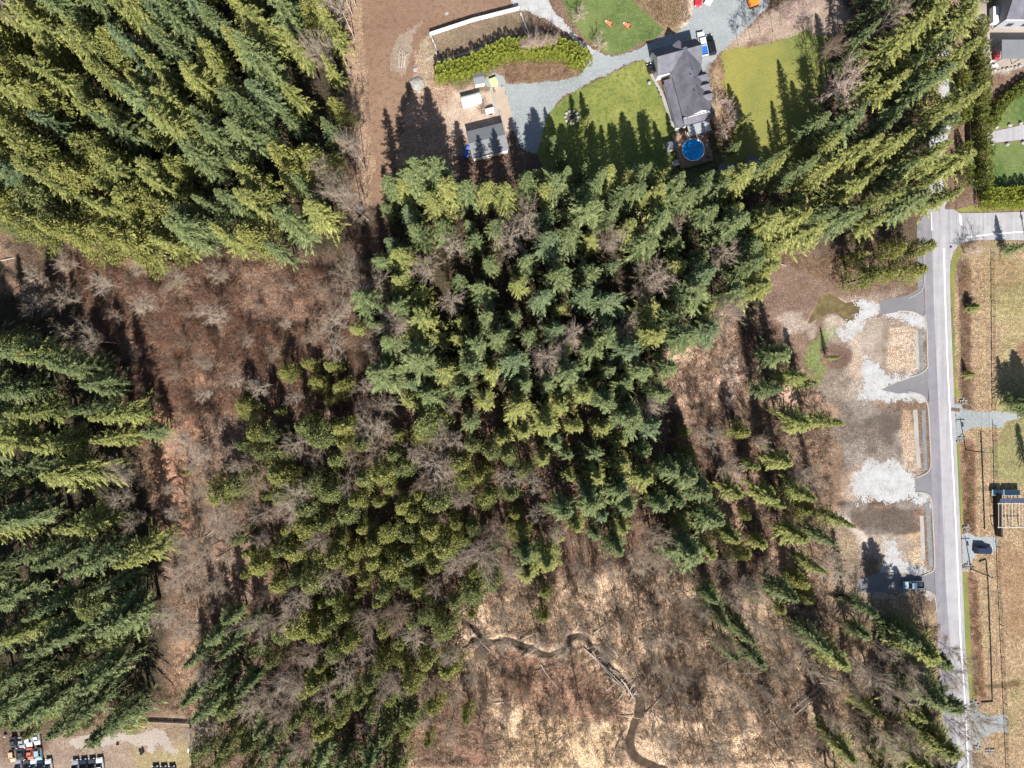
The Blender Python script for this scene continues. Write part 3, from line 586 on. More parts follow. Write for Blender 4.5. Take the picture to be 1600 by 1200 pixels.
# ------------------------------------------------------------------ tree meshes
def diamonds(P, D, Sd, tipv):
    n = len(P); V = np.empty((n, 4, 3)); V[:, 0] = P; V[:, 1] = P + D * .55 + Sd; V[:, 2] = P + D; V[:, 3] = P + D * .55 - Sd
    F = np.arange(n * 4).reshape(n, 4); t = np.stack([tipv * .35, tipv * .6, tipv, tipv * .6], 1)
    return V.reshape(-1, 3), F, t.ravel()
def cones(P, D, R, sides=3):
    """3-sided tapering twigs"""
    n = len(P); d = D / (np.linalg.norm(D, axis=1, keepdims=True) + 1e-9)
    up = np.where(np.abs(d[:, 2:3]) > .9, np.array([[1., 0, 0]]), np.array([[0, 0, 1.]])); u = np.cross(d, up); u /= np.linalg.norm(u, axis=1, keepdims=True); w = np.cross(d, u)
    V = np.empty((n, sides + 1, 3))
    for i in range(sides):
        a = 2 * math.pi * i / sides; V[:, i] = P + (u * math.cos(a) + w * math.sin(a)) * R[:, None]
    V[:, sides] = P + D
    b = np.arange(n)[:, None] * (sides + 1)
    F = np.concatenate([np.concatenate([b + i, b + (i + 1) % sides, b + sides], 1) for i in range(sides)])
    return V.reshape(-1, 3), F
def trunk_mesh(name, h, r, seed, bend=.3, top=.97):
    rr = np.random.default_rng(seed); mb = MB(); rings = []; n = 7; ph = rr.random() * 6.28
    for k in range(9):
        t = k / 8 * top; z = t * h; off = bend * math.sin(t * 2.2) ; rad = r * ((1 - t) ** .8) + .02
        if k == 0: rad *= 1.35
        rings.append([(off * math.cos(ph) + rad * math.cos(2 * math.pi * i / n), off * math.sin(ph) + rad * math.sin(2 * math.pi * i / n), z) for i in range(n)])
    mb.loft(rings); me = bpy.data.meshes.new(name); me.from_pydata(mb.v, [], mb.f); me.polygons.foreach_set('use_smooth', [True] * len(mb.f)); me.update(); return me
def fir_crown(seed, h=28., R=4.3, nw=21, per=7, z0=.2, droop=.25, pw=.75):
    """whorled branches, each a ragged flat spray"""
    r = np.random.default_rng(seed)
    tw = z0 + (1 - z0) * (np.linspace(0, 1, nw) ** .92) * .985
    t = np.repeat(tw, per) + r.normal(0, .006, nw * per); nb = nw * per
    ang = np.tile(np.arange(per) * 6.283 / per, nw) + np.repeat(r.uniform(0, 6.28, nw), per) + r.normal(0, .2, nb)
    # short fill branches between the whorls
    nf = 60; t = np.concatenate([t, z0 + (1 - z0) * r.random(nf)]); ang = np.concatenate([ang, r.uniform(0, 6.28, nf)])
    fill = np.concatenate([np.ones(nb), r.uniform(.35, .7, nf)]); nb += nf
    if seed % 6 == 5: t = np.where(t > .86, t - .12, t)
    t = np.clip(t, 0, .985); fr = (1 - t) / (1 - z0)
    asym = 1 + .25 * np.cos(ang - r.random() * 6.28)
    asym *= np.where(r.random(nb) < .14, .35, 1) * np.where(np.abs(((ang - r.random() * 6.28) % 6.283) - .5) < .45, np.where(np.abs(t - r.uniform(.3, .8)) < .12, .3, 1), 1)
    L = (R * fr ** pw * r.uniform(.55, 1.22, nb) * asym + .3) * fill
    al = np.radians(np.interp(t, [z0, .6, .9, 1], [-10, 6, 28, 50]) + r.normal(0, 7, nb))
    Vs = []; Fs = []; Ts = []; off = 0
    def put(v, f, tt):
        nonlocal off
        Vs.append(v); Fs.append(f + off); Ts.append(tt); off += len(v)
    dirh = np.stack([np.cos(ang), np.sin(ang), np.zeros(nb)], 1); perp = np.stack([-np.sin(ang), np.cos(ang), np.zeros(nb)], 1)
    bright = r.uniform(.45, 1.15, nb)
    def pos(s): return dirh * (s * L * np.cos(al))[:, None] + perp * (.12 * L * np.sin(s * 3 + ang * 5))[:, None] + np.array([[0, 0, 1]]) * (t * h + s * L * np.sin(al) - droop * L * s ** 2)[:, None]
    for s0, s1 in ((.0, .4), (.36, .74), (.7, 1.1)):
        a = pos(np.full(nb, s0)); bb = pos(np.full(nb, s1))
        put(*diamonds(a, bb - a, perp * (.07 + .03 * L[:, None]), np.full(nb, s1 * .9) * bright))
    for s in np.linspace(.16, 1.0, 13):
        for sg in (-1, 1):
            a = pos(np.full(nb, s) + r.normal(0, .03, nb))
            fa = np.radians(r.uniform(28, 58, nb)) * sg
            dd = dirh * np.cos(fa)[:, None] + perp * np.sin(fa)[:, None]
            ln = (.22 * L * (1.15 - s) + .30) * r.uniform(.5, 1.4, nb)
            d = dd * ln[:, None]; d[:, 2] -= ln * r.uniform(-.1, .6, nb)
            sd = np.cross(dd, np.array([[0, 0, 1.]])) * (.045 + .045 * ln)[:, None]; sd[:, 2] += r.normal(0, .05, nb)
            v, f, tt = diamonds(a, d, sd, np.clip(s * 1.1 - .08, 0, 1) ** 1.3 * bright * r.uniform(.3, 1.3, nb)); put(v, f, tt)
    V = np.concatenate(Vs); F = np.concatenate(Fs)
    return fast_mesh('crown', V, F, {'tip': np.clip(np.concatenate(Ts), 0, 1)})
def cedar_crown(seed, h=18., R=3.2, nb=110, z0=.12, leaf=.38, per=42, pw=.55):
    r = np.random.default_rng(seed)
    t = z0 + (1 - z0) * r.random(nb) ** .85; ang = np.arange(nb) * 2.39996 + r.normal(0, .4, nb)
    L = R * ((1 - t) / (1 - z0)) ** pw * r.uniform(.4, 1.25, nb) * (1 + .25 * np.cos(ang - r.random() * 6.28)) + .15
    c = np.stack([np.cos(ang) * L * .72, np.sin(ang) * L * .72, t * h - .12 * L], 1)
    n = nb * per; idx = np.repeat(np.arange(nb), per)
    q = r.normal(0, 1, (n, 3)); q /= np.linalg.norm(q, axis=1, keepdims=True); q *= (r.random(n) ** .5)[:, None]
    rad = np.stack([.32 + .20 * L, .32 + .20 * L, .3 + .11 * L], 1)[idx]
    P = c[idx] + q * rad
    d = q * 1.0; d[:, :2] += np.stack([np.cos(ang), np.sin(ang)], 1)[idx] * .7; d[:, 2] -= .35; d /= np.linalg.norm(d, axis=1, keepdims=True) + 1e-6
    ln = leaf * r.uniform(.6, 1.4, n); sd = np.cross(d, r.normal(0, 1, (n, 3))); sd /= np.linalg.norm(sd, axis=1, keepdims=True) + 1e-6
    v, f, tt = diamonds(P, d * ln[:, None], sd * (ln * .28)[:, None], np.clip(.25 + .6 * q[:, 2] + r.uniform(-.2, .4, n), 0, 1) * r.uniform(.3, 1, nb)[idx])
    return fast_mesh('crown', v, f, {'tip': tt})
def bare_crown(seed, h=16., R=3.4, n1=16, n2=8, n3=8, z0=.35, up=.9, thick=1.0):
    r = np.random.default_rng(seed)
    t = z0 + (1 - z0) * np.linspace(0, .97, n1); ang = np.arange(n1) * 2.39996 + r.normal(0, .5, n1)
    L1 = R * (.35 + .65 * np.sin(np.pi * np.clip((t - z0) / (1 - z0) * .8 + .15, 0, 1))) * r.uniform(.7, 1.25, n1)
    P1 = np.stack([np.zeros(n1), np.zeros(n1), t * h], 1)
    D1 = np.stack([np.cos(ang), np.sin(ang), np.full(n1, up) * r.uniform(.5, 1.3, n1)], 1) * L1[:, None]
    def kids(P, D, n, fl, spread, lo=.2):
        m = len(P) * n; idx = np.repeat(np.arange(len(P)), n); s = r.uniform(lo, 1, m)
        base = P[idx] + D[idx] * s[:, None]; ln = np.linalg.norm(D, axis=1)[idx] * fl * r.uniform(.5, 1.2, m)
        d = D[idx] / (np.linalg.norm(D[idx], axis=1, keepdims=True)) + r.normal(0, spread, (m, 3)); d /= np.linalg.norm(d, axis=1, keepdims=True); d[:, 2] += .15
        return base, d * ln[:, None]
    P2, D2 = kids(P1, D1, n2, .5, .55); P3, D3 = kids(P2, D2, n3, .62, .6, .1)
    Vs = []; Fs = []; off = 0
    for P, D, rad, sd in ((P1, D1, .05 * thick, 4), (P2, D2, .03 * thick, 3), (P3, D3, .022 * thick, 3)):
        v, f = cones(P, D, np.full(len(P), rad), sd); Vs.append(v); Fs.append(f + off); off += len(v)
    return fast_mesh('crown', np.concatenate(Vs), np.concatenate(Fs))
FIR = [(fir_crown(10 + i, 28, [4.3, 4.7, 3.8, 5.0][i % 4], [21, 18, 24][i % 3], [7, 6, 8][i % 3], [.16, .22, .3][i % 3], [.2, .3, .25][i % 3], [.75, .9, .65][i % 3]), trunk_mesh('trunk', 28, .33, i)) for i in range(12)]
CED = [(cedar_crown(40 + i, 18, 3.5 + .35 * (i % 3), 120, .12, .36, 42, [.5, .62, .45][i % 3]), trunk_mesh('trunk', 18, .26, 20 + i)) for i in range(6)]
BARE = [(bare_crown(70 + i, 16, 3.3 + .35 * (i % 3), 22, 9, 12, [.4, .5, .32][i % 3], [.9, 1.3, .7][i % 3]), trunk_mesh('trunk', 16, .14, 50 + i, .5)) for i in range(6)]
BUSH = [(bare_crown(90 + i, 3.4, 1.9, 16, 7, 7, .1, .9, .7), trunk_mesh('stem', 3.2, .06, 90 + i, .2)) for i in range(3)]
for cset, mt in ((FIR, 'bark'), (CED, 'bark'), (BARE, 'twig_grey'), (BUSH, 'twig_brown')):
    for c_, t_ in cset: c_.materials.append(M[mt]); t_.materials.append(M[mt])
TREES = []   # (kind, top px, root)
RT = random.Random(5)
def set_obj_mat(o, mat): o.material_slots[0].link = 'OBJECT'; o.material_slots[0].material = mat
def plant(kind, x, y, h, mat, wid=1.0, area='', rot=None, tmat=None, z=None, var=None):
    """one tree: an empty at its foot, trunk and crown as parts"""
    lib, h0, name = {'fir': (FIR, 28., 'fir_tree'), 'cedar': (CED, 18., 'cedar_tree'), 'bare': (BARE, 16., 'bare_tree'), 'bush': (BUSH, 3.4, 'bare_shrub')}[kind]
    cm, tm = lib[RT.randrange(len(lib)) if var is None else var]; s = h / h0
    root = bpy.data.objects.new(name, None); C.objects.link(root); root.empty_display_size = 1
    zz = z
    if zz is None:
        i = int(round((y - y0) / stp)); j = int(round((x - x0) / stp)); zz = float(Z[min(max(i, 1), ny - 2), min(max(j, 1), nx - 2)])
    root.location = (x, y, zz - .03); root.rotation_euler = (RT.gauss(0, .022), RT.gauss(0, .022), RT.random() * 6.28 if rot is None else rot)
    ex = RT.uniform(.88, 1.14); root.scale = (s * wid * ex, s * wid / ex, s)
    t_ = mobj('trunk' if kind != 'bush' else 'stem', tm, root); set_obj_mat(t_, tmat or (M['bark'] if kind in ('fir', 'cedar') else mat))
    c_ = mobj('crown' if kind != 'bush' else 'branches', cm, root); set_obj_mat(c_, mat)
    f = H / (H - h); kd = 'hemlock' if (kind == 'fir' and mat.name == 'fir_gold') else kind
    if kd == 'hemlock': root.name = 'hemlock_tree'
    TREES.append([kd, 800 + x * S * f, 600 - y * S * f, h, root, area, mat.name]); return root
def in_poly(x, y, poly):
    c = False; n = len(poly)
    for i in range(n):
        ax, ay = poly[i]; bx, by = poly[(i + 1) % n]
        if (ay > y) != (by > y) and x < (bx - ax) * (y - ay) / (by - ay) + ax: c = not c
    return c
PLACED = []
def scatter(poly, dmin, kinds, area, holes=(), tries=9000, seed=1, maxn=999):
    """Poisson scatter of feet inside a pixel polygon; kinds = [(weight, kind, hmin, hmax, mat, width, tmat)]"""
    r = random.Random(seed); xs = [p[0] for p in poly]; ys = [p[1] for p in poly]; n = 0; miss = 0
    while miss < 900 and n < maxn:
        px = r.uniform(min(xs), max(xs)); py = r.uniform(min(ys), max(ys))
        if not in_poly(px, py, poly) or any(in_poly(px, py, h_) for h_ in holes): continue
        q = r.random() * sum(k[0] for k in kinds); kk = kinds[-1]
        for k in kinds:
            q -= k[0]
            if q <= 0: kk = k; break
        x, y = W(px, py); dm = dmin * (kk[7] if len(kk) > 7 else 1)
        if any((x - a) ** 2 + (y - b_) ** 2 < (min(dm, dd) if False else (dm + dd) / 2) ** 2 for a, b_, dd in PLACED): miss += 1; continue
        miss = 0; n += 1; PLACED.append((x, y, dm))
        plant(kk[1], x, y, r.uniform(kk[2], kk[3]), M[kk[4]], kk[5] * r.uniform(.78, 1.28), area, tmat=M[kk[6]] if len(kk) > 6 and kk[6] else None)
    return n
def one(kind, px, py, h, mat, wid=1.0, area='', tmat=None, r=4.0):
    x, y = W(px, py); PLACED.append((x, y, r)); return plant(kind, x, y, h, M[mat], wid, area, tmat=M[tmat] if tmat else None)

# --- explicit trees (foot pixel, height)
A_ = 'top left forest'
for (bx, by, h) in [(554, 60, 18), (551, 24, 17), (557, 12, 18), (522, 128, 17), (531, 122, 16), (571, 264, 18), (560, 256, 15), (536, 300, 17), (566, 330, 17), (577, 345, 15), (549, 330, 18)]:
    one('bare', bx, by, h * 1.25, 'twig_grey', .55, 'brown field edge', 'bark_pale', r=1.5)
# grove edge whose shadows reach the yards
for (bx, by, h, w) in [(668, 300, 28, 1.2), (655, 306, 26, 1.0), (648, 318, 22, 1.0), (690, 305, 26, 1.0), (712, 322, 26, 1), (735, 318, 21, .9), (762, 322, 20, 1), (790, 330, 22, 1), (868, 312, 24, 1), (846, 325, 21, .9), (920, 318, 27, .9), (893, 326, 20, 1), (978, 322, 23, .95), (955, 330, 21, 1), (1026, 318, 26, 1), (1005, 330, 22, 1), (1068, 322, 24, .95), (1050, 335, 20, 1), (1100, 318, 22, 1), (1130, 305, 24, 1), (880, 296, 19, 1), (905, 290, 16, 1), (940, 296, 20, .9), (965, 300, 17, .9), (990, 296, 19, .9), (1015, 300, 20, .9), (1045, 302, 18, .9), (845, 296, 17, 1), (820, 312, 20, 1), (1085, 300, 19, 1), (1115, 292, 18, 1), (630, 318, 24, .9)]:
    one('fir', bx, by, h, 'fir_dark' if RT.random() < .8 else 'fir_gold', w * 1.12, 'central grove north edge')
# scattered firs above the yard shadow line and east
for (bx, by, h, w, mt) in [(916, 200, 9, 1.3, 'fir_gold'), (1152, 205, 12, 1.2, 'fir_gold'), (1240, 226, 21, .95, 'fir_dark'), (1210, 250, 10, 1.1, 'fir_dark'), (1195, 300, 18, 1, 'fir_dark'), (1160, 285, 20, 1, 'fir_dark'), (1175, 290, 22, 1, 'fir_gold'), (1222, 285, 20, 1, 'fir_dark'), (1258, 250, 20, 1, 'fir_gold'), (1300, 205, 19, .9, 'fir_dark'), (1292, 122, 17, .9, 'fir_dark'), (1310, 90, 20, .9, 'fir_dark'), (1325, 55, 18, .9, 'fir_dark'), (862, 236, 11, 1.1, 'fir_dark'), (875, 262, 13, 1.1, 'fir_dark'), (1140, 240, 9, 1.2, 'fir_dark')]:
    one('fir', bx, by, h, mt, w, 'house lawn')
for (bx, by, h, w) in [(1252, 655, 23, .95), (1212, 655, 22, 1), (1270, 795, 22, .9), (1218, 757, 22, .9), (1248, 820, 20, .9), (1240, 865, 20, .8), (1318, 930, 19, .85), (1195, 900, 21, .9), (1180, 555, 24, 1.1), (1205, 590, 20, 1), (1240, 600, 14, 1.1), (1175, 610, 20, .9), (1290, 560, 8, 1.0)]:
    one('fir', bx, by, h, 'fir_gold' if RT.random() < .6 else 'fir_dark', w, 'open ground east')
for (bx, by, h, w) in [(1390, 975, 22, 1.1), (1375, 965, 19, 1), (1420, 1000, 18, 1), (1398, 1045, 22, 1.1), (1430, 1060, 20, 1.1), (1382, 1080, 17, 1), (1425, 1120, 22, 1.1), (1385, 1140, 20, 1), (1405, 1180, 22, 1), (1440, 1175, 18, 1), (1320, 970, 14, .9), (1262, 990, 22, 1.0), (1275, 1005, 18, 1), (1240, 975, 21, .9), (1330, 1080, 16, .8), (1280, 1130, 20, .8), (1290, 1195, 18, .9)]:
    one('fir', bx, by, h, 'fir_dark' if RT.random() < .5 else 'fir_gold', w * 1.4, 'lower right roadside wood')
for (bx, by, h, w) in [(1085, 905, 21, 1), (1108, 940, 20, .9), (1150, 995, 22, .9), (1140, 965, 18, 1), (1115, 985, 20, .8)]:
    one('fir', bx, by, h, 'fir_dark', w, 'swamp edge')
for (bx, by, h, w) in [(1566, 392, 9, 1.4), (1512, 482, 4.5, 2.4), (1508, 585, 4.5, 1.6), (1583, 640, 13, 1.7), (1572, 628, 11, 1.6), (1596, 628, 13, 1.7), (1607, 650, 15, 1.2), (1602, 728, 12, 1.1)]:
    one('fir', bx, by, h, 'fir_dark' if h != 4.5 else 'fir_gold', w, 'field east of the road')
# --- scatter regions (feet)
MIXA = [(4, 'fir', 22, 33, 'fir_dark', .98), (4, 'fir', 20, 30, 'fir_gold', .98), (1.5, 'fir', 22, 32, 'fir_blue', .98), (1.6, 'cedar', 15, 22, 'cedar', 1.15)]
gap = lambda x, y, r: [(x - r, y - r * .7), (x + r, y - r * .7), (x + r, y + r * .7), (x - r, y + r * .7)]
scatter([(120, 60), (290, 20), (430, -30), (555, -30), (545, 70), (550, 150), (552, 230), (545, 320), (520, 385), (445, 418), (370, 415), (250, 250)], 5.4, MIXA, A_, [gap(300, 95, 24), gap(335, 130, 20), gap(395, 180, 18), gap(235, 165, 20), gap(530, 160, 16), gap(515, 130, 14)], seed=3)
scatter([(-30, -30), (430, -30), (290, 20), (120, 60), (250, 250), (370, 415), (300, 412), (200, 402), (110, 395), (40, 360), (-30, 320)], 5.2, [(4, 'fir', 20, 29, 'fir_gold', 1.0), (1.0, 'fir', 20, 30, 'fir_blue', 1.0), (5, 'cedar', 16, 25, 'cedar', 1.15), (1.5, 'cedar', 15, 24, 'cedar_dark', 1.15), (.7, 'bare', 16, 22, 'twig_grey', 1, 'bark_pale')], A_, [gap(240, 160, 16)], seed=4)
B_ = 'central grove'
GB = [gap(700, 560, 14), gap(680, 590, 12), gap(780, 405, 12), gap(945, 372, 20), gap(1060, 395, 20), gap(985, 380, 12), gap(935, 460, 18), gap(690, 415, 12), gap(665, 555, 9), gap(985, 590, 8), gap(910, 660, 14)]
scatter([(612, 320), (1140, 305), (1188, 320), (1185, 400), (1165, 450), (1120, 505), (1090, 520), (1050, 570), (1015, 632), (660, 640), (610, 600), (600, 540), (585, 480), (600, 420)], 5.2, [(6, 'fir', 14, 27, 'fir_dark', 1.2), (5, 'fir', 12, 25, 'fir_gold', 1.22), (2, 'fir', 15, 26, 'fir_blue', 1.18), (1.2, 'bare', 11, 17, 'twig_grey', .8, None, .8)], B_, GB, seed=5)
C_ = 'upper right wood'
scatter([(1150, 300), (1200, 290), (1260, 240), (1290, 190), (1310, 130), (1340, 60), (1360, -30), (1420, -30), (1445, 60), (1440, 180), (1432, 250), (1428, 330), (1395, 345), (1330, 370), (1260, 385), (1190, 390), (1170, 360)], 5.5, [(5, 'fir', 20, 29, 'fir_dark', 1.05), (5.5, 'fir', 18, 28, 'fir_gold', 1.08), (.7, 'bare', 14, 18, 'twig_grey', .8)], C_, [gap(1310, 150, 16), gap(1290, 110, 16)], seed=6)
scatter([(1310, 398), (1345, 390), (1400, 372), (1415, 440), (1385, 452), (1345, 458), (1320, 440)], 5.0, [(6, 'cedar', 12, 17, 'cedar', 1.1), (1, 'bare', 14, 18, 'twig_grey', 1)], 'trees by the pond', [], seed=7)
D_ = 'left edge wood'
scatter([(-20, 510), (60, 525), (150, 555), (200, 585), (245, 635), (215, 690), (190, 740), (160, 765), (205, 800), (265, 835), (285, 870), (270, 920), (240, 950), (235, 990), (225, 1040), (245, 1085), (200, 1078), (150, 1072), (100, 1060), (-20, 1060)], 7.3, [(6, 'fir', 22, 31, 'fir_dark', 1.12), (3, 'fir', 20, 28, 'fir_gold', 1.12), (1.5, 'cedar', 14, 20, 'cedar_dark', 1.15)], D_, [gap(150, 700, 22), gap(205, 745, 26), gap(120, 600, 20), gap(190, 960, 22), gap(120, 780, 16), gap(60, 680, 14), gap(215, 560, 10)], seed=8)
for (bx, by, h) in [(15, 545, 27), (60, 548, 25), (100, 556, 27), (142, 566, 24), (178, 580, 25), (205, 604, 22)]: one('fir', bx, by, h, 'fir_dark', 1.1, D_, r=3)
one('fir', 268, 668, 14, 'fir_dark', 1.3, D_); one('cedar', 300, 735, 6, 'cedar', 1, 'left clearing')
scatter([(30, 1085), (110, 1085), (170, 1092), (238, 1098), (232, 1120), (165, 1124), (120, 1132), (90, 1142), (50, 1128), (20, 1110)], 4.0, [(3, 'cedar', 7, 11, 'cedar', 1.3), (2, 'cedar', 7, 11, 'cedar_dark', 1.3)], 'salvage yard edge', [], seed=31)
scatter([(60, 440), (120, 440), (190, 540), (230, 720), (240, 820), (190, 760), (160, 560)], 6, [(1, 'bare', 10, 14, 'twig_grey', 1)], D_, [], seed=9, maxn=9)
E_ = 'lower left wood'
MIXE = [(8, 'cedar', 11, 18, 'cedar', 1.12), (5, 'cedar', 12, 19, 'cedar_dark', 1.12), (3, 'bare', 11, 16, 'twig_grey', .8), (1.5, 'bare', 10, 15, 'twig_brown', .85)]
scatter([(400, 690), (430, 660), (700, 655), (830, 720), (850, 790), (770, 850), (780, 900), (720, 930), (705, 1020), (700, 1080), (640, 1120), (480, 1110), (470, 1020), (440, 930), (395, 880), (375, 760)], 3.9, MIXE, E_, [gap(455, 805, 14), gap(490, 730, 9), gap(590, 720, 9)], seed=10)
scatter([(335, 1000), (380, 930), (440, 930), (470, 1060), (480, 1110), (560, 1130), (640, 1140), (640, 1200), (330, 1200), (340, 1100), (320, 1040)], 4.6, [(5, 'cedar', 12, 19, 'cedar_dark', 1.15), (4, 'fir', 15, 22, 'fir_dark', 1), (1.3, 'bare', 11, 15, 'twig_grey', .9)], 'bottom left wood', [gap(400, 1010, 20)], seed=11)
scatter([(560, 600), (620, 610), (660, 650), (480, 680), (400, 690), (400, 610), (500, 560), (540, 500)], 4.8, [(6, 'bare', 9, 14, 'twig_grey', .9), (3.5, 'cedar', 8, 13, 'cedar', 1.15)], 'centre left brush', [], seed=12)
scatter([(560, 420), (600, 400), (600, 470), (590, 560), (540, 500)], 4.6, [(3, 'bare', 10, 15, 'twig_grey', 1.0), (3, 'fir', 12, 18, 'fir_gold', 1.0)], 'centre left brush', [], seed=13)
F_ = 'wood below the grove'
scatter([(700, 650), (1000, 640), (1020, 700), (1080, 740), (1090, 800), (1030, 850), (970, 860), (880, 800), (850, 860), (790, 900), (780, 850), (850, 790), (830, 720)], 4.9, [(6, 'fir', 15, 25, 'fir_dark', 1.25), (4, 'fir', 13, 24, 'fir_gold', 1.25), (1.5, 'fir', 15, 25, 'fir_blue', 1.2), (1.3, 'bare', 12, 17, 'twig_grey', .8)], F_, [gap(875, 665, 12), gap(885, 760, 12), gap(740, 665, 10)], seed=14)
scatter([(1030, 650), (1090, 650), (1200, 690), (1240, 740), (1280, 880), (1240, 960), (1130, 900), (1080, 840), (1110, 770), (1050, 720)], 5.2, [(5, 'bare', 11, 16, 'twig_grey', .8), (3.5, 'fir', 12, 19, 'fir_gold', 1.15), (3, 'cedar', 8, 13, 'cedar', 1.15)], 'centre right open wood', [], seed=15)
G_ = 'bottom centre swamp'
scatter([(880, 860), (1050, 850), (1090, 900), (1230, 960), (1300, 1000), (1330, 1190), (1010, 1190), (1020, 1080), (950, 1000), (870, 950)], 4.1, [(6, 'bare', 11, 19, 'twig_grey', .45), (3, 'bare', 11, 18, 'twig_brown', .45), (4, 'bare', 9, 14, 'twig_grey', .8)], G_, [gap(990, 1120, 20), gap(1145, 1140, 26)], seed=16)
scatter([(700, 940), (860, 900), (900, 960), (880, 985), (760, 980), (740, 1100), (640, 1170), (640, 1110), (700, 1060)], 4.8, [(6, 'bare', 10, 16, 'twig_grey', .6), (3, 'cedar', 9, 13, 'cedar', 1.0)], G_, [], seed=17)
scatter([(760, 1060), (960, 1050), (970, 1190), (760, 1190)], 5.6, [(6, 'bare', 9, 15, 'twig_brown', .5)], G_, [], seed=18)
scatter([(1310, 990), (1400, 960), (1450, 990), (1465, 1100), (1465, 1190), (1300, 1190)], 5.0, [(6, 'bare', 13, 19, 'twig_grey', .65), (2.5, 'cedar', 9, 15, 'cedar_dark', 1.2)], 'lower right roadside wood', [], seed=19)
scatter([(100, 400), (300, 425), (420, 440), (540, 440), (560, 500), (520, 570), (330, 620), (230, 600), (160, 500)], 7.6, [(5, 'bare', 5, 12, 'twig_grey', .9), (3, 'bare', 4, 8, 'twig_brown', 1.1)], 'left clearing', [], seed=20)
scatter([(300, 680), (390, 690), (400, 860), (360, 1000), (290, 960), (270, 800)], 5.0, [(6, 'bare', 7, 13, 'twig_grey', .9)], 'left clearing', [], seed=21)
for (bx, by, h, w) in [(818, 85, 6, .8), (828, 86, 7, .8), (836, 84, 7, .8), (846, 84, 7, .7), (852, 80, 6, .8), (864, 79, 6, .8)]:
    one('bare', bx, by, h, 'twig_pink', w, 'hedge by the gravel track', 'bark_pale', 1)
for (bx, by, h, w) in [(1153, 71, 7, .9), (1172, 62, 9, .9), (1188, 55, 7, 1), (1207, 50, 10, .9), (1222, 42, 8, .9), (1237, 36, 8, .8), (1252, 32, 8, .8)]:
    one('bare', bx, by, h, 'twig_pink', w, 'drive east of the house', 'twig_pink', 1)
one('bare', 1284, 162, 16, 'twig_pink', 1.1, 'house lawn', 'bark_pale')
one('bare', 1268, 110, 13, 'twig_brown', .7, 'house lawn')
for (bx, by) in [(903, 32), (935, 76), (1506, 395), (1520, 388), (1137, 175), (1142, 195), (1120, 165), (1125, 210)]:
    one('bush', bx, by, 3.6, 'twig_pink', 1, 'yards around the house', r=1)

# --- labels that single each tree out: area, row, place in the row
ORD = ['first', 'second', 'third', 'fourth', 'fifth', 'sixth', 'seventh', 'eighth', 'ninth', 'tenth', 'eleventh', 'twelfth', 'thirteenth', 'fourteenth', 'fifteenth', 'sixteenth', 'seventeenth', 'eighteenth', 'nineteenth', 'twentieth'] + ['twenty-' + w for w in ('first', 'second', 'third', 'fourth', 'fifth', 'sixth', 'seventh', 'eighth', 'ninth')] + ['thirtieth'] + ['thirty-' + w for w in ('first', 'second', 'third', 'fourth', 'fifth', 'sixth', 'seventh', 'eighth', 'ninth')]
KN = {'fir': ('fir', 'fir tree'), 'hemlock': ('hemlock', 'hemlock tree'), 'cedar': ('cedar', 'cedar tree'), 'bare': ('bare tree', 'bare tree'), 'bush': ('bare shrub', 'shrub')}
groups = {}
for t_ in TREES: groups.setdefault((t_[0], t_[5]), []).append(t_)
for (kd, area), L in groups.items():
    L.sort(key=lambda t: t[2]); k = max(1, int(math.sqrt(len(L)) + .5)); rows = [L[i:i + math.ceil(len(L) / k)] for i in range(0, len(L), math.ceil(len(L) / k))]
    for ri, row in enumerate(rows):
        row.sort(key=lambda t: t[1])
        for ci, t_ in enumerate(row):
            o = t_[4]; mt = t_[6]
            adj = {'fir_dark': 'dark green', 'fir_blue': 'blue green', 'fir_gold': 'golden green', 'cedar': 'yellow green', 'cedar_dark': 'mid green', 'twig_grey': 'grey', 'twig_brown': 'brown', 'twig_pink': 'pale'}[mt]
            where = area
            if len(rows) > 1: lb = '%s %s, %s from left in %s row of %s' % (adj, KN[kd][0], ORD[ci], ORD[ri], where)
            else: lb = '%s %s, %s from left of those at the %s' % (adj, KN[kd][0], ORD[ci], where)
            if len(row) == 1 and len(rows) == 1: lb = '%s %s, the only one at the %s' % (adj, KN[kd][0], where)
            tag(o, lb, KN[kd][1], '%ss, %s' % (KN[kd][0], area))
print('TREES', len(TREES), {k: sum(1 for t in TREES if t[0] == k) for k in KN})

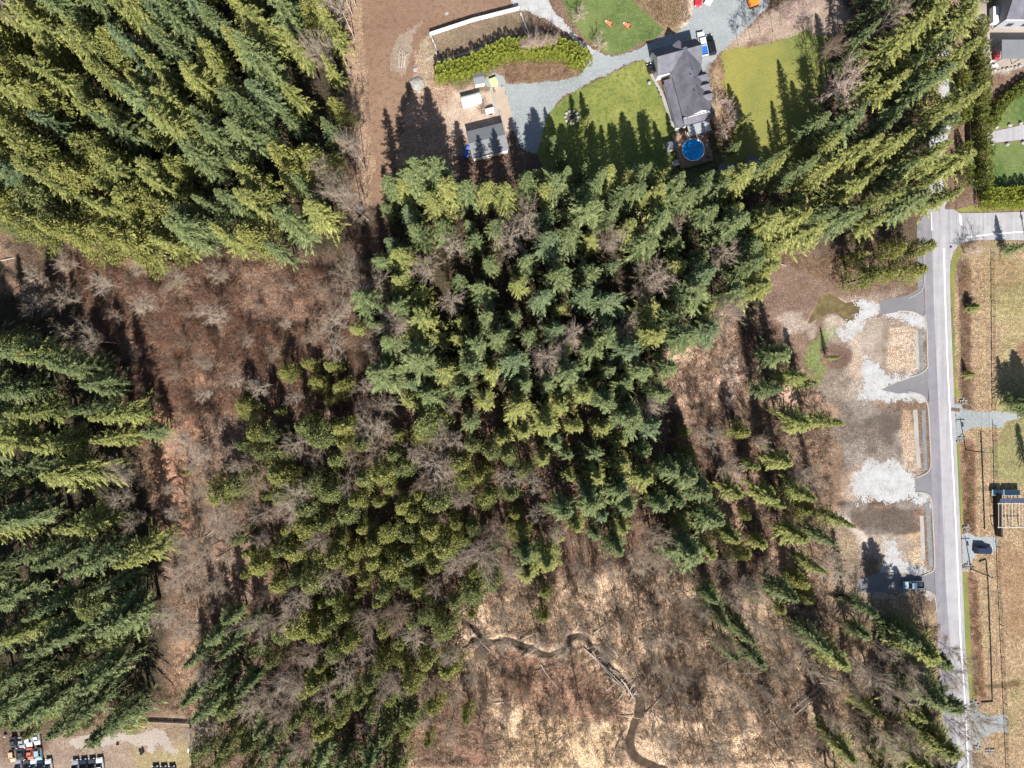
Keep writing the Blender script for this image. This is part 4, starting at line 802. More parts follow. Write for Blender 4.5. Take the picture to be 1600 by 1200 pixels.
# ------------------------------------------------------------------ hedges
def hedge(px, rows, spacing, h, rad, mat, label, leaf=.34, per=420, seed=1):
    L = smooth_line(wp(px), .5); A = np.array(L); seg = np.hypot(*np.diff(A, axis=0).T); cum = np.concatenate([[0], np.cumsum(seg)]); tot = cum[-1]
    r = np.random.default_rng(seed); cs = []
    for k in range(rows):
        for s in np.arange(spacing * .5 * (k % 2), tot, spacing):
            x = np.interp(s, cum, A[:, 0]); y = np.interp(s, cum, A[:, 1]); x2 = np.interp(min(s + .5, tot), cum, A[:, 0]); y2 = np.interp(min(s + .5, tot), cum, A[:, 1]); x1_ = np.interp(max(s - .5, 0), cum, A[:, 0]); y1_ = np.interp(max(s - .5, 0), cum, A[:, 1])
            n_ = Vector((-(y2 - y1_), x2 - x1_)).normalized() * (k - (rows - 1) / 2) * spacing * .85
            cs.append((x + n_.x + r.normal(0, .1), y + n_.y + r.normal(0, .1), h * r.uniform(.82, 1.12)))
    Vs = []; Fs = []; Ts = []; off = 0; st = MB()
    for (x, y, hh) in cs:
        t = r.random(per) ** .8; a = r.random(per) * 6.283; R_ = rad * (1 - t) ** .55 * r.uniform(.75, 1.1, per) + .05
        P = np.stack([x + np.cos(a) * R_, y + np.sin(a) * R_, .15 + t * (hh - .3)], 1)
        d = np.stack([np.cos(a) * .7, np.sin(a) * .7, np.full(per, .55)], 1) + r.normal(0, .35, (per, 3)); ln = leaf * r.uniform(.6, 1.3, per)
        sd = np.cross(d, r.normal(0, 1, (per, 3))); sd /= np.linalg.norm(sd, axis=1, keepdims=True)
        v, f, tt = diamonds(P, d * ln[:, None], sd * (ln * .3)[:, None], r.uniform(0, 1, per) * (.4 + .6 * r.random()))
        Vs.append(v); Fs.append(f + off); Ts.append(tt); off += len(v)
        st.tube((x, y, 0), (x, y, hh * .9), .07, .02, 5)
    cx, cy = A.mean(0); root = thing('hedge', label, 'hedge', (cx, cy, 0))
    V = np.concatenate(Vs) - np.array([[cx, cy, 0]])
    mobj('foliage', fast_mesh('foliage', V, np.concatenate(Fs), {'tip': np.concatenate(Ts)}), root, M[mat])
    st.xf(Matrix.Translation((-cx, -cy, 0))); st.build('stems', M['bark'], root)
hedge([(686, 121), (715, 118), (745, 108), (770, 95), (790, 86), (812, 84), (838, 84), (862, 82), (884, 86), (902, 97), (912, 108)], 4, 1.35, 4.8, 1.0, 'hedge', 'bright yellow green cedar hedge curving below the pale fence', seed=2)
hedge([(1517, 40), (1519, 90), (1522, 130), (1521, 175), (1524, 220), (1526, 270), (1523, 300)], 2, 1.5, 5.5, 1.15, 'hedge_dark', 'tall green cedar hedge running down beside the dark fence', seed=3)
hedge([(1530, 312), (1560, 312), (1620, 310)], 4, 1.35, 4.4, .95, 'hedge', 'thick yellow green hedge along the side street', seed=4)
hedge([(1500, 232), (1502, 260), (1500, 290)], 1, 1.6, 5, 1.1, 'hedge_dark', 'short green hedge between the lane and the dark fence', seed=5)
hedge([(1500, -8), (1540, -4), (1620, -10)], 2, 1.5, 5, 1.1, 'hedge_dark', 'green hedge along the top right edge of the yard', seed=6)
hedge([(1495, 120), (1497, 170), (1492, 200)], 2, 1.6, 5, 1.2, 'hedge_dark', 'bushy evergreen strip left of the dark fence', seed=7)
hedge([(1545, 195), (1560, 165), (1590, 140), (1620, 125)], 2, 1.5, 3, 1.0, 'hedge_dark', 'loose green hedge above the private drive', seed=8)

# ------------------------------------------------------------------ undergrowth (uncountable brush)
def brush(name, label, polys, n, hgt, colors, holes=(), seed=1, per=9, spread=.8, thick=.032):
    r = np.random.default_rng(seed); P = []
    allp = []
    for poly in polys:
        xs = [p[0] for p in poly]; ys = [p[1] for p in poly]; q = np.stack([r.uniform(min(xs), max(xs), n * 2), r.uniform(min(ys), max(ys), n * 2)], 1)
        wx, wy = (q[:, 0] - 800) / S, (600 - q[:, 1]) / S
        ok = (sdf(wx, wy, wp(poly)) < 0) & (fbm(wx, wy, 9, seed + 5) > -.10)
        for h_ in holes: ok &= sdf(wx, wy, wp(h_)) > 0
        ok &= linedist(wx, wy, wp(CREEK)) > 1.9
        allp.append(np.stack([wx[ok], wy[ok]], 1)[:n])
    B = np.concatenate(allp); m_ = len(B)
    iy = np.clip(((B[:, 1] - y0) / stp).round().astype(int), 1, ny - 2); ix = np.clip(((B[:, 0] - x0) / stp).round().astype(int), 1, nx - 2)
    zb = Z[iy, ix] - .03
    idx = np.repeat(np.arange(m_), per); k = len(idx)
    base = np.stack([B[idx, 0] + r.normal(0, .3, k), B[idx, 1] + r.normal(0, .3, k), zb[idx]], 1)
    d = np.stack([r.normal(0, spread, k), r.normal(0, spread, k), r.uniform(.4, 1.2, k)], 1); d /= np.linalg.norm(d, axis=1, keepdims=True)
    ln = hgt * r.uniform(.5, 1.4, m_)[idx] * r.uniform(.6, 1.2, k)
    v, f = cones(base, d * ln[:, None], np.full(k, thick) * r.uniform(.7, 1.4, k))
    cc = np.array(colors)[r.integers(0, len(colors), m_)][idx] * r.uniform(.55, 1.35, (k, 1)) * np.clip(1 + 1.1 * fbm(B[:, 0], B[:, 1], 3.5, seed + 50), .45, 1.5)[idx][:, None]; cc = np.repeat(cc, 4, axis=0); cc = np.concatenate([cc, np.ones((len(cc), 1))], 1)
    me = fast_mesh(name, v, f, None, {'tint': cc})
    mt, nt, b = new_mat(name); a = N(nt, 'ShaderNodeAttribute', attribute_name='tint'); nt.links.new(a.outputs['Color'], b.inputs['Base Color'])
    o = mobj(name, me, None, mt); tag(o, label, name.replace('_', ' '), None, 'stuff')
lc = lambda *c: [lin(v) * K for v in c]
brush('undergrowth', 'brown and grey leafless undergrowth across the clearings and woods', [
    [(100, 400), (560, 420), (600, 640), (420, 700), (400, 1000), (300, 1130), (240, 1100), (280, 900), (190, 700), (90, 480)],
    [(400, 650), (1050, 640), (1100, 880), (900, 960), (700, 1200), (330, 1200), (420, 860)],
    [(1020, 560), (1120, 480), (1200, 500), (1300, 640), (1300, 800), (1290, 960), (1100, 900), (1040, 640)],
    [(0, 300), (80, 340), (120, 440), (0, 440)], [(560, 330), (600, 330), (600, 600), (550, 560)]], 6500, 1.6,
    [lc(180, 158, 138), lc(150, 128, 110), lc(204, 182, 158), lc(150, 112, 90), lc(110, 90, 76)], holes=[[(612, -10), (650, -10), (640, 150), (618, 300), (575, 300)]], seed=2)
brush('swamp_brush', 'dry straw and red brown brush over the swamp', [
    [(700, 930), (1000, 880), (1250, 960), (1480, 980), (1465, 1190), (640, 1200), (680, 1060)]], 20000, .9,
    [lc(206, 180, 150), lc(186, 160, 132), lc(160, 122, 100), lc(120, 96, 80), lc(226, 206, 176), lc(96, 78, 68)], seed=3, per=8)
brush('thicket', 'dense red brown thicket in the left clearing', [
    [(330, 410), (540, 420), (580, 560), (560, 640), (330, 640), (300, 500)], [(100, 400), (330, 410), (330, 640), (220, 700), (150, 540)]], 8000, 1.9,
    [lc(176, 148, 128), lc(150, 124, 108), lc(200, 176, 154), lc(112, 82, 66), lc(168, 118, 94), lc(150, 98, 76)], seed=4, per=10, thick=.034)
brush('dry_weeds', 'dry weeds along the ditches and beds', [
    [(1500, 410), (1516, 420), (1516, 640), (1504, 640)], [(1506, 700), (1520, 700), (1522, 830), (1508, 830)], [(1514, 905), (1526, 905), (1538, 1090), (1522, 1090)],
    [(776, 102), (830, 90), (900, 98), (905, 118), (860, 126), (797, 129)], [(990, 0), (1075, 0), (1078, 32), (1042, 48)], [(1105, 100), (1132, 104), (1138, 170), (1150, 240), (1110, 240)],
    [(1200, 400), (1330, 400), (1330, 450), (1240, 420)]], 900, .7,
    [lc(150, 118, 92), lc(186, 154, 116), lc(120, 92, 74), lc(206, 178, 140)], seed=5, per=8, thick=.018)

# ------------------------------------------------------------------ fallen logs, stones
def log(px1, px2, r=.16, mat='log', label='', z=.3, grp='fallen trunks in the swamp'):
    a = W(*px1); b_ = W(*px2); mb = MB(); mid = Vector(((a[0] + b_[0]) / 2, (a[1] + b_[1]) / 2, 0))
    A = Vector((a[0], a[1], z)) - mid; B2 = Vector((b_[0], b_[1], z + .25)) - mid; n = 7; rings = []; side = Vector((-(B2 - A).y, (B2 - A).x, 0)).normalized(); u = Vector((0, 0, 1)); bd = RT.uniform(-.25, .25)
    for k in range(7):
        t = k / 6; c_ = A.lerp(B2, t) + side * bd * math.sin(t * 3.14); rr = r * (1 - .6 * t)
        rings.append([tuple(c_ + side * rr * math.cos(6.283 * i / n) + u * rr * math.sin(6.283 * i / n)) for i in range(n)])
    mb.loft(rings)
    for k in range(5):
        t = RT.uniform(.35, .95); c_ = A.lerp(B2, t); d = side * RT.choice((-1, 1)) * RT.uniform(.4, 1.0) + (B2 - A).normalized() * .5 + u * RT.uniform(.1, .5)
        mb.tube(c_, c_ + d, r * .3, .01, 4)
    o = mb.build('fallen_log', M[mat]); o.location = mid; tag(o, label, 'log', grp); return o
q4 = lambda ox, oy, s: (lambda a, b_, c_, d: ((ox + a / s, oy + b_ / s), (ox + c_ / s, oy + d / s)))
Q = q4(800, 900, 4)
LOGS = [(590, 855, 830, 890, 'crossing the creek where it widens'), (500, 740, 610, 820, 'left of the creek bend pointing down right'), (180, 550, 290, 700, 'in the red brown brush left of the creek'), (50, 400, 170, 345, 'above the upstream end of the creek'), (60, 500, 150, 450, 'across the creek at its upstream end'),
        (700, 965, 600, 1195, 'long, steeply angled left of the lower creek'), (540, 740, 660, 650, 'left of the log jam'), (610, 830, 720, 690, 'running from the jam down left'), (730, 780, 840, 640, 'across the jam pointing up right'), (450, 450, 700, 690, 'along the straight reach of the creek'),
        (590, 620, 700, 700, 'beside the straight reach, lower side'), (490, 480, 640, 650, 'beside the straight reach, left bank'), (510, 355, 595, 300, 'above the creek bend'), (530, 120, 640, 370, 'tall, pale, leaning above the creek bend'), (400, 330, 440, 260, 'short, upright looking above the bend'),
        (960, 590, 1170, 660, 'far right of the log jam'), (800, 410, 950, 380, 'right of centre above the swamp'), (1000, 420, 1110, 380, 'by the bare trees upper right of the swamp'), (720, 740, 790, 620, 'short one in the jam'), (700, 660, 760, 760, 'thick one in the jam'), (680, 640, 740, 720, 'grey one in the jam'), (660, 500, 560, 330, 'on the slope above the reach'),
        (1110, 800, 1150, 830, 'short pale one far right'), (480, 1130, 545, 950, 'bottom left, pointing up'), (270, 1050, 330, 980, 'bottom left, short'), (830, 860, 1020, 660, 'long one right of the jam'), (150, 590, 330, 545, 'dark one left below the creek'), (400, 670, 540, 580, 'dark one left of the reach')]
for k, (a, b_, c_, d, lb) in enumerate(LOGS):
    p, q = Q(a, b_, c_, d); log(p, q, .17 if 'thick' not in lb else .3, 'log_dark' if 'dark' in lb else 'log', 'fallen trunk ' + lb, z=.35)
Q = q4(400, 900, 4)
for (a, b_, c_, d, lb, mt) in [(1240, 240, 1350, 170, 'at the wood edge above the swamp', 'log'), (1290, 460, 1470, 370, 'dark, under the wood edge', 'log_dark'), (1240, 235, 1320, 270, 'dark, short at the wood edge', 'log_dark'), (1440, 1050, 1560, 1020, 'near the bottom left of the swamp', 'log_dark'), (1480, 790, 1600, 780, 'pale, left of the swamp', 'log'), (1340, 330, 1480, 480, 'along the ditch', 'log')]:
    p, q = Q(a, b_, c_, d); log(p, q, .18, mt, 'fallen trunk ' + lb)
Q = q4(0, 300, 4)
for (a, b_, c_, d, lb) in [(110, 240, 240, 210, 'at the left edge under the forest'), (0, 185, 90, 235, 'at the far left edge, pale'), (680, 780, 820, 800, 'in the left clearing, pale'), (830, 800, 880, 740, 'short one in the left clearing'), (10, 430, 200, 400, 'above the dark shade at left')]:
    p, q = Q(a, b_, c_, d); log(p, q, .16, 'log', 'fallen trunk ' + lb, grp='fallen trunks in the left clearing')
Q = q4(1200, 900, 4)
for (a, b_, c_, d, lb) in [(320, 640, 440, 690, 'top one of the pale stack by the lower right wood'), (330, 620, 445, 660, 'second one of the pale stack by the lower right wood'), (310, 665, 430, 650, 'lowest of the pale stack by the lower right wood'), (150, 830, 310, 690, 'long dark one below the stack'), (170, 860, 330, 720, 'long pale one below the stack'), (545, 160, 548, 220, 'short pale upright one near the pickup drive'), (690, 210, 790, 290, 'pale one under the roadside firs')]:
    p, q = Q(a, b_, c_, d); log(p, q, .2, 'log', 'fallen trunk, ' + lb, grp='trunks in the lower right wood')
for k in range(4):
    log((624 + k * 3, 106), (626 + k * 3.2, 76 + 3 * k), .22, 'log', 'pale stripped log, %s from left in the dirt field row' % ORD[k], grp='logs in the dirt field')
Q = q4(1200, 300, 4)
p, q = Q(0, 440, 110, 465); log(p, q, .2, 'log', 'fallen trunk above the bare dirt lot', grp='trunks near the pond')
log((1313, 416), (1318, 457), .25, 'log_dark', 'dark leaning trunk standing in the pond thicket', grp='trunks near the pond')
JN = ['first', 'second', 'third', 'fourth', 'fifth', 'sixth', 'seventh', 'eighth', 'ninth', 'tenth', 'eleventh', 'twelfth', 'thirteenth', 'fourteenth', 'fifteenth', 'sixteenth', 'seventeenth', 'eighteenth', 'nineteenth', 'twentieth']
RJ = random.Random(11)
for k in range(20):
    t = k / 19; cx_ = 922 + t * 80 + RJ.uniform(-4, 4); cy_ = 1010 + t * 78 + RJ.uniform(-4, 4); a = RJ.uniform(-.9, .6) if k % 3 else RJ.uniform(.6, 1.1); l_ = RJ.uniform(5, 13)
    log((cx_ - l_ * math.cos(a), cy_ - l_ * math.sin(a)), (cx_ + l_ * math.cos(a), cy_ + l_ * math.sin(a)), RJ.uniform(.08, .15), 'log' if k % 4 else 'log_dark', 'grey driftwood stick over the straight creek reach, %s going downstream' % JN[k], z=.1, grp='driftwood in the creek')
for k in range(20):
    cx_ = RJ.uniform(1010, 1290); cy_ = 900 + k * 14 + RJ.uniform(-5, 5); a = RJ.uniform(-.8, 1.3); l_ = RJ.uniform(9, 22)
    log((cx_ - l_ * math.cos(a), cy_ - l_ * math.sin(a)), (cx_ + l_ * math.cos(a), cy_ + l_ * math.sin(a)), .13, 'log' if k % 3 else 'log_dark', 'fallen trunk in the wood right of the creek, %s from the top' % JN[k], z=.2, grp='fallen trunks right of the creek')
for k in range(20):
    cx_ = RJ.uniform(150, 330) if k < 8 else RJ.uniform(270, 400); cy_ = 420 + k * 32 + RJ.uniform(-8, 8); a = RJ.uniform(-1.2, 1.2); l_ = RJ.uniform(7, 17)
    log((cx_ - l_ * math.cos(a), cy_ - l_ * math.sin(a)), (cx_ + l_ * math.cos(a), cy_ + l_ * math.sin(a)), .13, 'log' if k % 3 else 'log_dark', 'fallen trunk in the left clearing, %s from the top' % JN[k], z=.2, grp='fallen trunks in the left clearing')
def rock(px, py, r, mat='stone', label='', h=.6, grp=None, name='boulder', z=0):
    x, y = W(px, py); import_r = np.random.default_rng(int(px * 13 + py)); mb = MB(); rings = []; n = 9
    for zt, rr in ((0, .85), (.35, 1.0), (.7, .8), (1.0, .35)):
        rings.append([(r * rr * (1 + import_r.normal(0, .12)) * math.cos(6.283 * i / n), r * rr * (1 + import_r.normal(0, .12)) * math.sin(6.283 * i / n), zt * r * h * 2 * (1 + import_r.normal(0, .06))) for i in range(n)])
    mb.loft(rings); o = mb.build(name, M[mat]); o.location = (x, y, z); tag(o, label, name.replace('_', ' '), grp); return o
for k, (px, py, r, lb) in enumerate([(652, 132, 1.7, 'large flat grey boulder at the dirt bend'), (649, 109, .7, 'round pale boulder above the flat one'), (669, 91, .45, 'small white boulder by the fence corner'), (698, 21, .5, 'white boulder alone in the dirt field'), (655, 142, .7, 'grey boulder below the flat one')]):
    rock(px, py, r, 'stone', lb, .25)
for k, (px, py) in enumerate([(1556, 199), (1577, 196), (1594, 193), (1549, 226), (1573, 226), (1598, 223)]):
    rock(px, py, .55, 'stone', 'white painted stone, %s from left on the %s side of the private drive' % (ORD[k % 3], 'upper' if k < 3 else 'lower'), .6, 'white stones along the private drive', 'edge_stone')
for k in range(9):
    rock(1541 + k * 6.5, 113 - k * 1.2 + (k % 2), .35 + .1 * (k % 3), 'stone', 'pale border stone, %s from left under the paved yard' % ORD[k], .5, 'border stones', 'border_stone')
for k, (px, py, lb) in enumerate([(1505, 626, 'north headwall of the first drive'), (1502, 684, 'south headwall of the first drive'), (1511, 824, 'north headwall of the second drive'), (1512, 883, 'south headwall of the second drive'), (1521, 1097, 'north headwall of the lower drive'), (1527, 1167, 'south headwall of the lower drive')]):
    x, y = W(px, py); t_ = thing('culvert', 'concrete block culvert end, ' + lb, 'culvert', (x, y, 0), RT.uniform(-.3, .3), 'culvert ends'); t_.scale = (.62, .62, .62)
    mb = MB()
    for i in range(5): mb.box(-1.6 + i * .65, -1.0 + i * .65, -.3, .3, 0, .45 + .15 * (i % 2), 0, (.05, .05, .05, .05))
    mb.build('headwall', M['stone'], t_); mb = MB(); mb.tube((0, .28, .25), (0, 1.3, .1), .35, .35, 10); mb.build('pipe', M['metal_grey'], t_)
    mb = MB(); rr = np.random.default_rng(k)
    for i in range(14): a, q = rr.normal(0, .7), rr.normal(-.9, .35); s = rr.uniform(.3, .5); mb.box(a - s, a + s, q - s, q + s, 0, s * 1.1, 0, (s * .3,) * 4)
    mb.build('riprap', M['rock_grey'], t_)
for k in range(7):
    rock(1541 + (k % 4) * 3.8, 1171 + (k // 4) * 4, .3, 'stone', 'white rock, %s in the small heap by the lower drive' % ORD[k], .6, 'heap of white rocks', 'rock')
# ------------------------------------------------------------------ buildings
def local(px, py, h, th):
    x, y = W(px, py, h); return x, y
def gable(mbr, mbw, x0_, x1_, y0_, y1_, ze, zr, axis='x', over=.35, th=.18, wall0=0):
    """roof slopes as slabs, walls with gable tips"""
    if axis == 'x':
        ym = (y0_ + y1_) / 2; sl_ = (zr - ze) / (ym - y0_); a, b_ = x0_ - over, x1_ + over; e0, e1 = y0_ - over, y1_ + over; zo = ze - over * sl_
        for (ya, yb) in ((e0, ym), (e1, ym)):
            v = [(a, ya, zo), (b_, ya, zo), (b_, yb, zr), (a, yb, zr)]; v2 = [(p[0], p[1], p[2] + th) for p in v]
            mbr.add(v + v2, [(0, 1, 2, 3), (4, 5, 6, 7), (0, 1, 5, 4), (1, 2, 6, 5), (3, 0, 4, 7)])
        pts = [(y0_, wall0), (y1_, wall0), (y1_, ze), (ym, zr - .05), (y0_, ze)]
        v = [(x0_, p, z) for p, z in pts] + [(x1_, p, z) for p, z in pts]
    else:
        xm = (x0_ + x1_) / 2; sl_ = (zr - ze) / (xm - x0_); a, b_ = y0_ - over, y1_ + over; e0, e1 = x0_ - over, x1_ + over; zo = ze - over * sl_
        for (xa, xb) in ((e0, xm), (e1, xm)):
            v = [(xa, a, zo), (xa, b_, zo), (xb, b_, zr), (xb, a, zr)]; v2 = [(p[0], p[1], p[2] + th) for p in v]
            mbr.add(v + v2, [(0, 1, 2, 3), (4, 5, 6, 7), (0, 1, 5, 4), (1, 2, 6, 5), (3, 0, 4, 7)])
        pts = [(x0_, wall0), (x1_, wall0), (x1_, ze), (xm, zr - .05), (x0_, ze)]
        v = [(p, y0_, z) for p, z in pts] + [(p, y1_, z) for p, z in pts]
    n = 5; mbw.add(v, [tuple(range(5))[::-1], tuple(range(5, 10))] + [(i, (i + 1) % 5, 5 + (i + 1) % 5, 5 + i) for i in range(5)])
th = math.radians(15.2)
ox, oy = W(1028, 119, 3.6)                       # south-west eave corner of the garage wing
house = thing('house', 'large dark grey shingled house with a garage wing and round pool deck behind', 'house', (ox, oy, 0), th)
def inv(px, py, h):
    x, y = W(px, py, h); dx, dy = x - ox, y - oy; c_, s_ = math.cos(th), math.sin(th); return (dx * c_ + dy * s_, -dx * s_ + dy * c_)
gl = 11.6; gw = 6.4
rf = MB(); wl = MB()
gable(rf, wl, .3, gl - .3, .35, gw, 3.9, 7.0, 'x', .35)
mxw = inv(1050, 115, 4.2)[0]; mxe = inv(1101, 125, 3.6)[0]; ys = inv(1085, 184, 3.6)[1]
xm = (mxw + mxe) / 2
gable(rf, wl, mxw + .3, mxe - .3, ys + .6, 3.6, 3.9, 7.2, 'y', .35)
# pent eave below the south gable and the low west slope
rf.add([(mxw - .2, ys - 1.2, 3.3), (mxe + .2, ys - 1.2, 3.3), (mxe + .2, ys + .55, 4.4), (mxw - .2, ys + .55, 4.4), (mxw - .2, ys - 1.2, 3.1), (mxe + .2, ys - 1.2, 3.1), (mxe + .2, ys + .55, 3.1), (mxw - .2, ys + .55, 3.1)], [(0, 1, 2, 3), (4, 5, 6, 7), (0, 1, 5, 4), (1, 2, 6, 5), (3, 0, 4, 7)])
lw = inv(1041, 140, 3.0)[0]
rf.add([(lw, ys - 1.2, 2.9), (mxw + .25, ys - 1.2, 3.25), (mxw + .25, -1.2, 3.25), (lw, -1.2, 2.9), (lw, ys - 1.2, 2.75), (mxw + .25, ys - 1.2, 2.75), (mxw + .25, -1.2, 2.75), (lw, -1.2, 2.75)], [(0, 1, 2, 3), (7, 6, 5, 4), (0, 1, 5, 4), (1, 2, 6, 5), (2, 3, 7, 6), (3, 0, 4, 7)])
wl.box(lw + .4, mxw + .3, ys - .6, -1.5, 0, 2.74); wl.box(mxw + .35, mxe - .35, ys - .8, ys + .58, 0, 3.09)
roof_o = rf.build('roof', M['roof'], house); wl.build('wall', M['wall_white'], house)
# dormers on the east slope
for k, (px, py) in enumerate([(1092, 122), (1096, 137), (1099, 152)]):
    dx, dy = inv(px, py, 4.6); d = MB(); w2 = MB()
    gable(d, w2, xm + 1.0, mxe - .1, dy - 1.0, dy + 1.0, 4.9, 6.0, 'x', .2, .12, 4.4)
    o = d.build('dormer', M['roof'], house); w2.build('dormer_wall', M['wall_white'], o)
d = MB(); w2 = MB(); dx, dy = inv(1054, 68, 6.3); gable(d, w2, 5.4, 7.4, 3.6, 6.0, 5.2, 6.6, 'y', .2, .12, 4.6); o = d.build('dormer', M['roof'], house); w2.build('dormer_wall', M['wall_white'], o)
fm = MB(); fm.box(mxw - .03, mxe + .03, ys + .28, ys + .34, 4.1, 4.4); fm.build('fascia', M['wall_white'], house)
fm = MB(); fm.box(mxw + .8, mxe - 1.2, ys - 3.9, ys - 1.2, 2.35, 2.5); fm.build('porch_roof', M['wall_grey'], house)
for xx in (mxw + 1, mxe - 1.4):
    pm = MB(); pm.tube((xx, ys - 3.7, 0), (xx, ys - 3.7, 2.35), .08); pm.build('porch_post', M['wall_white'], house)
for k, (fx, fy) in enumerate([(.3, -2), (.25, -4.2), (.3, -6.4), (.28, -8.5), (-.5, -3), (-.6, -7)]):
    vm = MB(); zz = 7.2 - abs(fx) / (xm - mxw) * 3.3; vm.tube((xm + fx, fy, zz - .1), (xm + fx, fy, zz + .5), .12, .12, 8); vm.build('roof_vent', M['metal_dark'], house)
wmn = MB(); wmn.box(-.05 + .3, -.0 + .3 - .05, 2.0, 4.8, .1, 2.6); wmn.build('garage_door', M['wall_grey'], house)
for k in range(4):
    wm = MB(); yy = -1.8 - k * 2.4; wm.box(mxe - .32, mxe - .24, yy - .6, yy + .6, 1.0, 2.4); f = wm.build('window', M['glass'], house)
# deck and pool
dk = thing('deck', 'weathered timber deck around the round pool', 'deck', (*W(1083, 235, .8), 0), th)
mb = MB(); mb.box(-4.4, 4.4, -3.9, 5.3, .85, 1.0); mb.build('deck_floor', M['wood_deck'], dk)
for sx in (-4.2, -1.4, 1.4, 4.2):
    for sy in (-3.7, 0, 5.0):
        mb = MB(); mb.box(sx - .08, sx + .08, sy - .08, sy + .08, 0, .85); mb.build('post', M['wood_dark'], dk)
mb = MB()
for a, b_, c_, d in ((-4.4, 4.4, -3.9, -3.82), (-4.4, -4.32, -3.82, 3.0), (4.32, 4.4, -3.82, 3.0)):
    mb.box(a, b_, c_, d, 1.9, 1.98); 
    for t in range(9):
        x = a + (b_ - a) * t / 8; y = c_ + (d - c_) * t / 8; mb.tube((x, y, 1.0), (x, y, 1.92), .03, .03, 5)
mb.build('railing', M['wood_dark'], dk)
for k in range(4):
    mb = MB(); mb.box(-5.9 + k * .37, -5.5 + k * .37, -2.6, -1.2, 0, .2 + .2 * k); mb.build('step', M['wood_pale'], dk)
pool = thing('swimming_pool', 'round blue above ground pool set in the deck', 'pool', (*W(1083, 234, 1.2), 0))
mb = MB(); n = 40; R_ = 2.85
mb.loft([[(R_ * math.cos(6.283 * i / n) * q, R_ * math.sin(6.283 * i / n) * q, z) for i in range(n)] for q, z in ((1, .98), (1, 1.25), (1.05, 1.26), (1.05, 1.32), (.97, 1.32), (.97, 1.0))], cap=False); mb.build('rim', M['wall_white'], pool, True)
mb = MB(); mb.add([(R_ * .975 * math.cos(6.283 * i / n), R_ * .975 * math.sin(6.283 * i / n), 1.16) for i in range(n)], [tuple(range(n))]); mb.build('water', M['pool'], pool)
mb = MB()
for s_ in (-.25, .25): mb.tube((s_, 2.7, 1.0), (s_, 2.7, 2.0), .04, .04, 6); mb.tube((s_, 2.7, 2.0), (s_, 2.2, 1.9), .04, .04, 6); mb.tube((s_, 2.2, 1.9), (s_, 2.2, .9), .04, .04, 6)
for z_ in (1.25, 1.5, 1.75): mb.tube((-.25, 2.7, z_), (.25, 2.7, z_), .03, .03, 5)
mb.build('ladder', M['metal_grey'], pool)
def patio(px, py, cm, label, ang=0):
    t_ = thing('patio_chair', label, 'chair', (*W(px, py, 1), 1.0), ang, 'chairs on the pool deck'); mb = MB(); mb.box(-.3, .3, -.3, .3, .38, .45); mb.build('seat', cm, t_)
    mb = MB(); mb.box(-.3, .3, .25, .33, .45, .95); mb.build('backrest', cm, t_)
    for sx in (-.26, .26):
        for sy in (-.26, .26): mb = MB(); mb.tube((sx, sy, 0), (sx, sy, .38), .025, .025, 5); mb.build('leg', M['metal_dark'], t_)
patio(1091, 210, M['metal_dark'], 'dark patio chair near the porch, left one', .3); patio(1097, 214, CP['white'], 'white patio chair near the porch, right one', 2)
patio(1103, 228, M['metal_grey'], 'grey patio chair right of the pool', 1.2); patio(1106, 245, M['metal_dark'], 'dark patio chair at the lower right of the deck', 4)
t_ = thing('patio_table', 'long wooden table on the deck just below the porch', 'table', (*W(1080, 208, 1.5), 1.0), th + .1); mb = MB(); mb.box(-1.1, 1.1, -.45, .45, .7, .76); mb.build('tabletop', M['wood_pale'], t_)
for sx in (-1, 1):
    for sy in (-.35, .35): mb = MB(); mb.box(sx - .05, sx + .05, sy - .05, sy + .05, 0, .7); mb.build('leg', M['wood_dark'], t_)
# outbuildings
def shed(px, py, w, d, h, rise, ang, roofm, label, wallm='wall_grey', name='shed', axis='x', over=.2):
    x, y = W(px, py, h); t_ = thing(name, label, name.replace('_', ' '), (x, y, 0), ang); r_ = MB(); w_ = MB()
    gable(r_, w_, -w / 2, w / 2, -d / 2, d / 2, h, h + rise, axis, over, .1); r_.build('roof', roofm, t_); w_.build('wall', M[wallm], t_)
    dm = MB(); dm.box(-.45, .45, -d / 2 - .05, -d / 2 - .003, .05, 2.0 if h > 2 else h * .85); dm.build('door', M['wood_pale'], t_); return t_
gar = shed(761.5, 220, 9.0, 6.6, 3.0, 1.2, math.radians(14), M['roof_grey'], 'grey gabled detached garage at the end of the gravel yard', 'wall_white', 'garage', over=.3)
for k in (-2.4, 1.8):
    dm = MB(); dm.box(4.5, 4.55, k - .6 - .4, k + 1.0 - .4, .1, 2.4); dm.build('garage_door', M['wall_white'], gar)
shed(748, 122, 2.4, 2.6, 2.3, .5, math.radians(12), M['roof_grey'], 'small grey roofed shed just below the hedge', 'wall_white')
shed(989, 0 + 228 + 0, 2.4, 2.0, 2.1, .3, th, M['roof_grey'], 'small blue grey shed in shade left of the deck') if False else shed(1049, 228, 2.3, 1.9, 2.1, .3, th, M['roof_grey'], 'small blue grey shed in shade left of the deck')
shed(1137, 266, 3.4, 3.0, 2.3, .5, math.radians(4), M['roof'], 'dark shed in shade, left one of the pair below the lawn')
shed(1178, 257, 3.0, 3.8, 2.3, .5, math.radians(4), M['roof'], 'dark shed in shade, right one of the pair below the lawn')
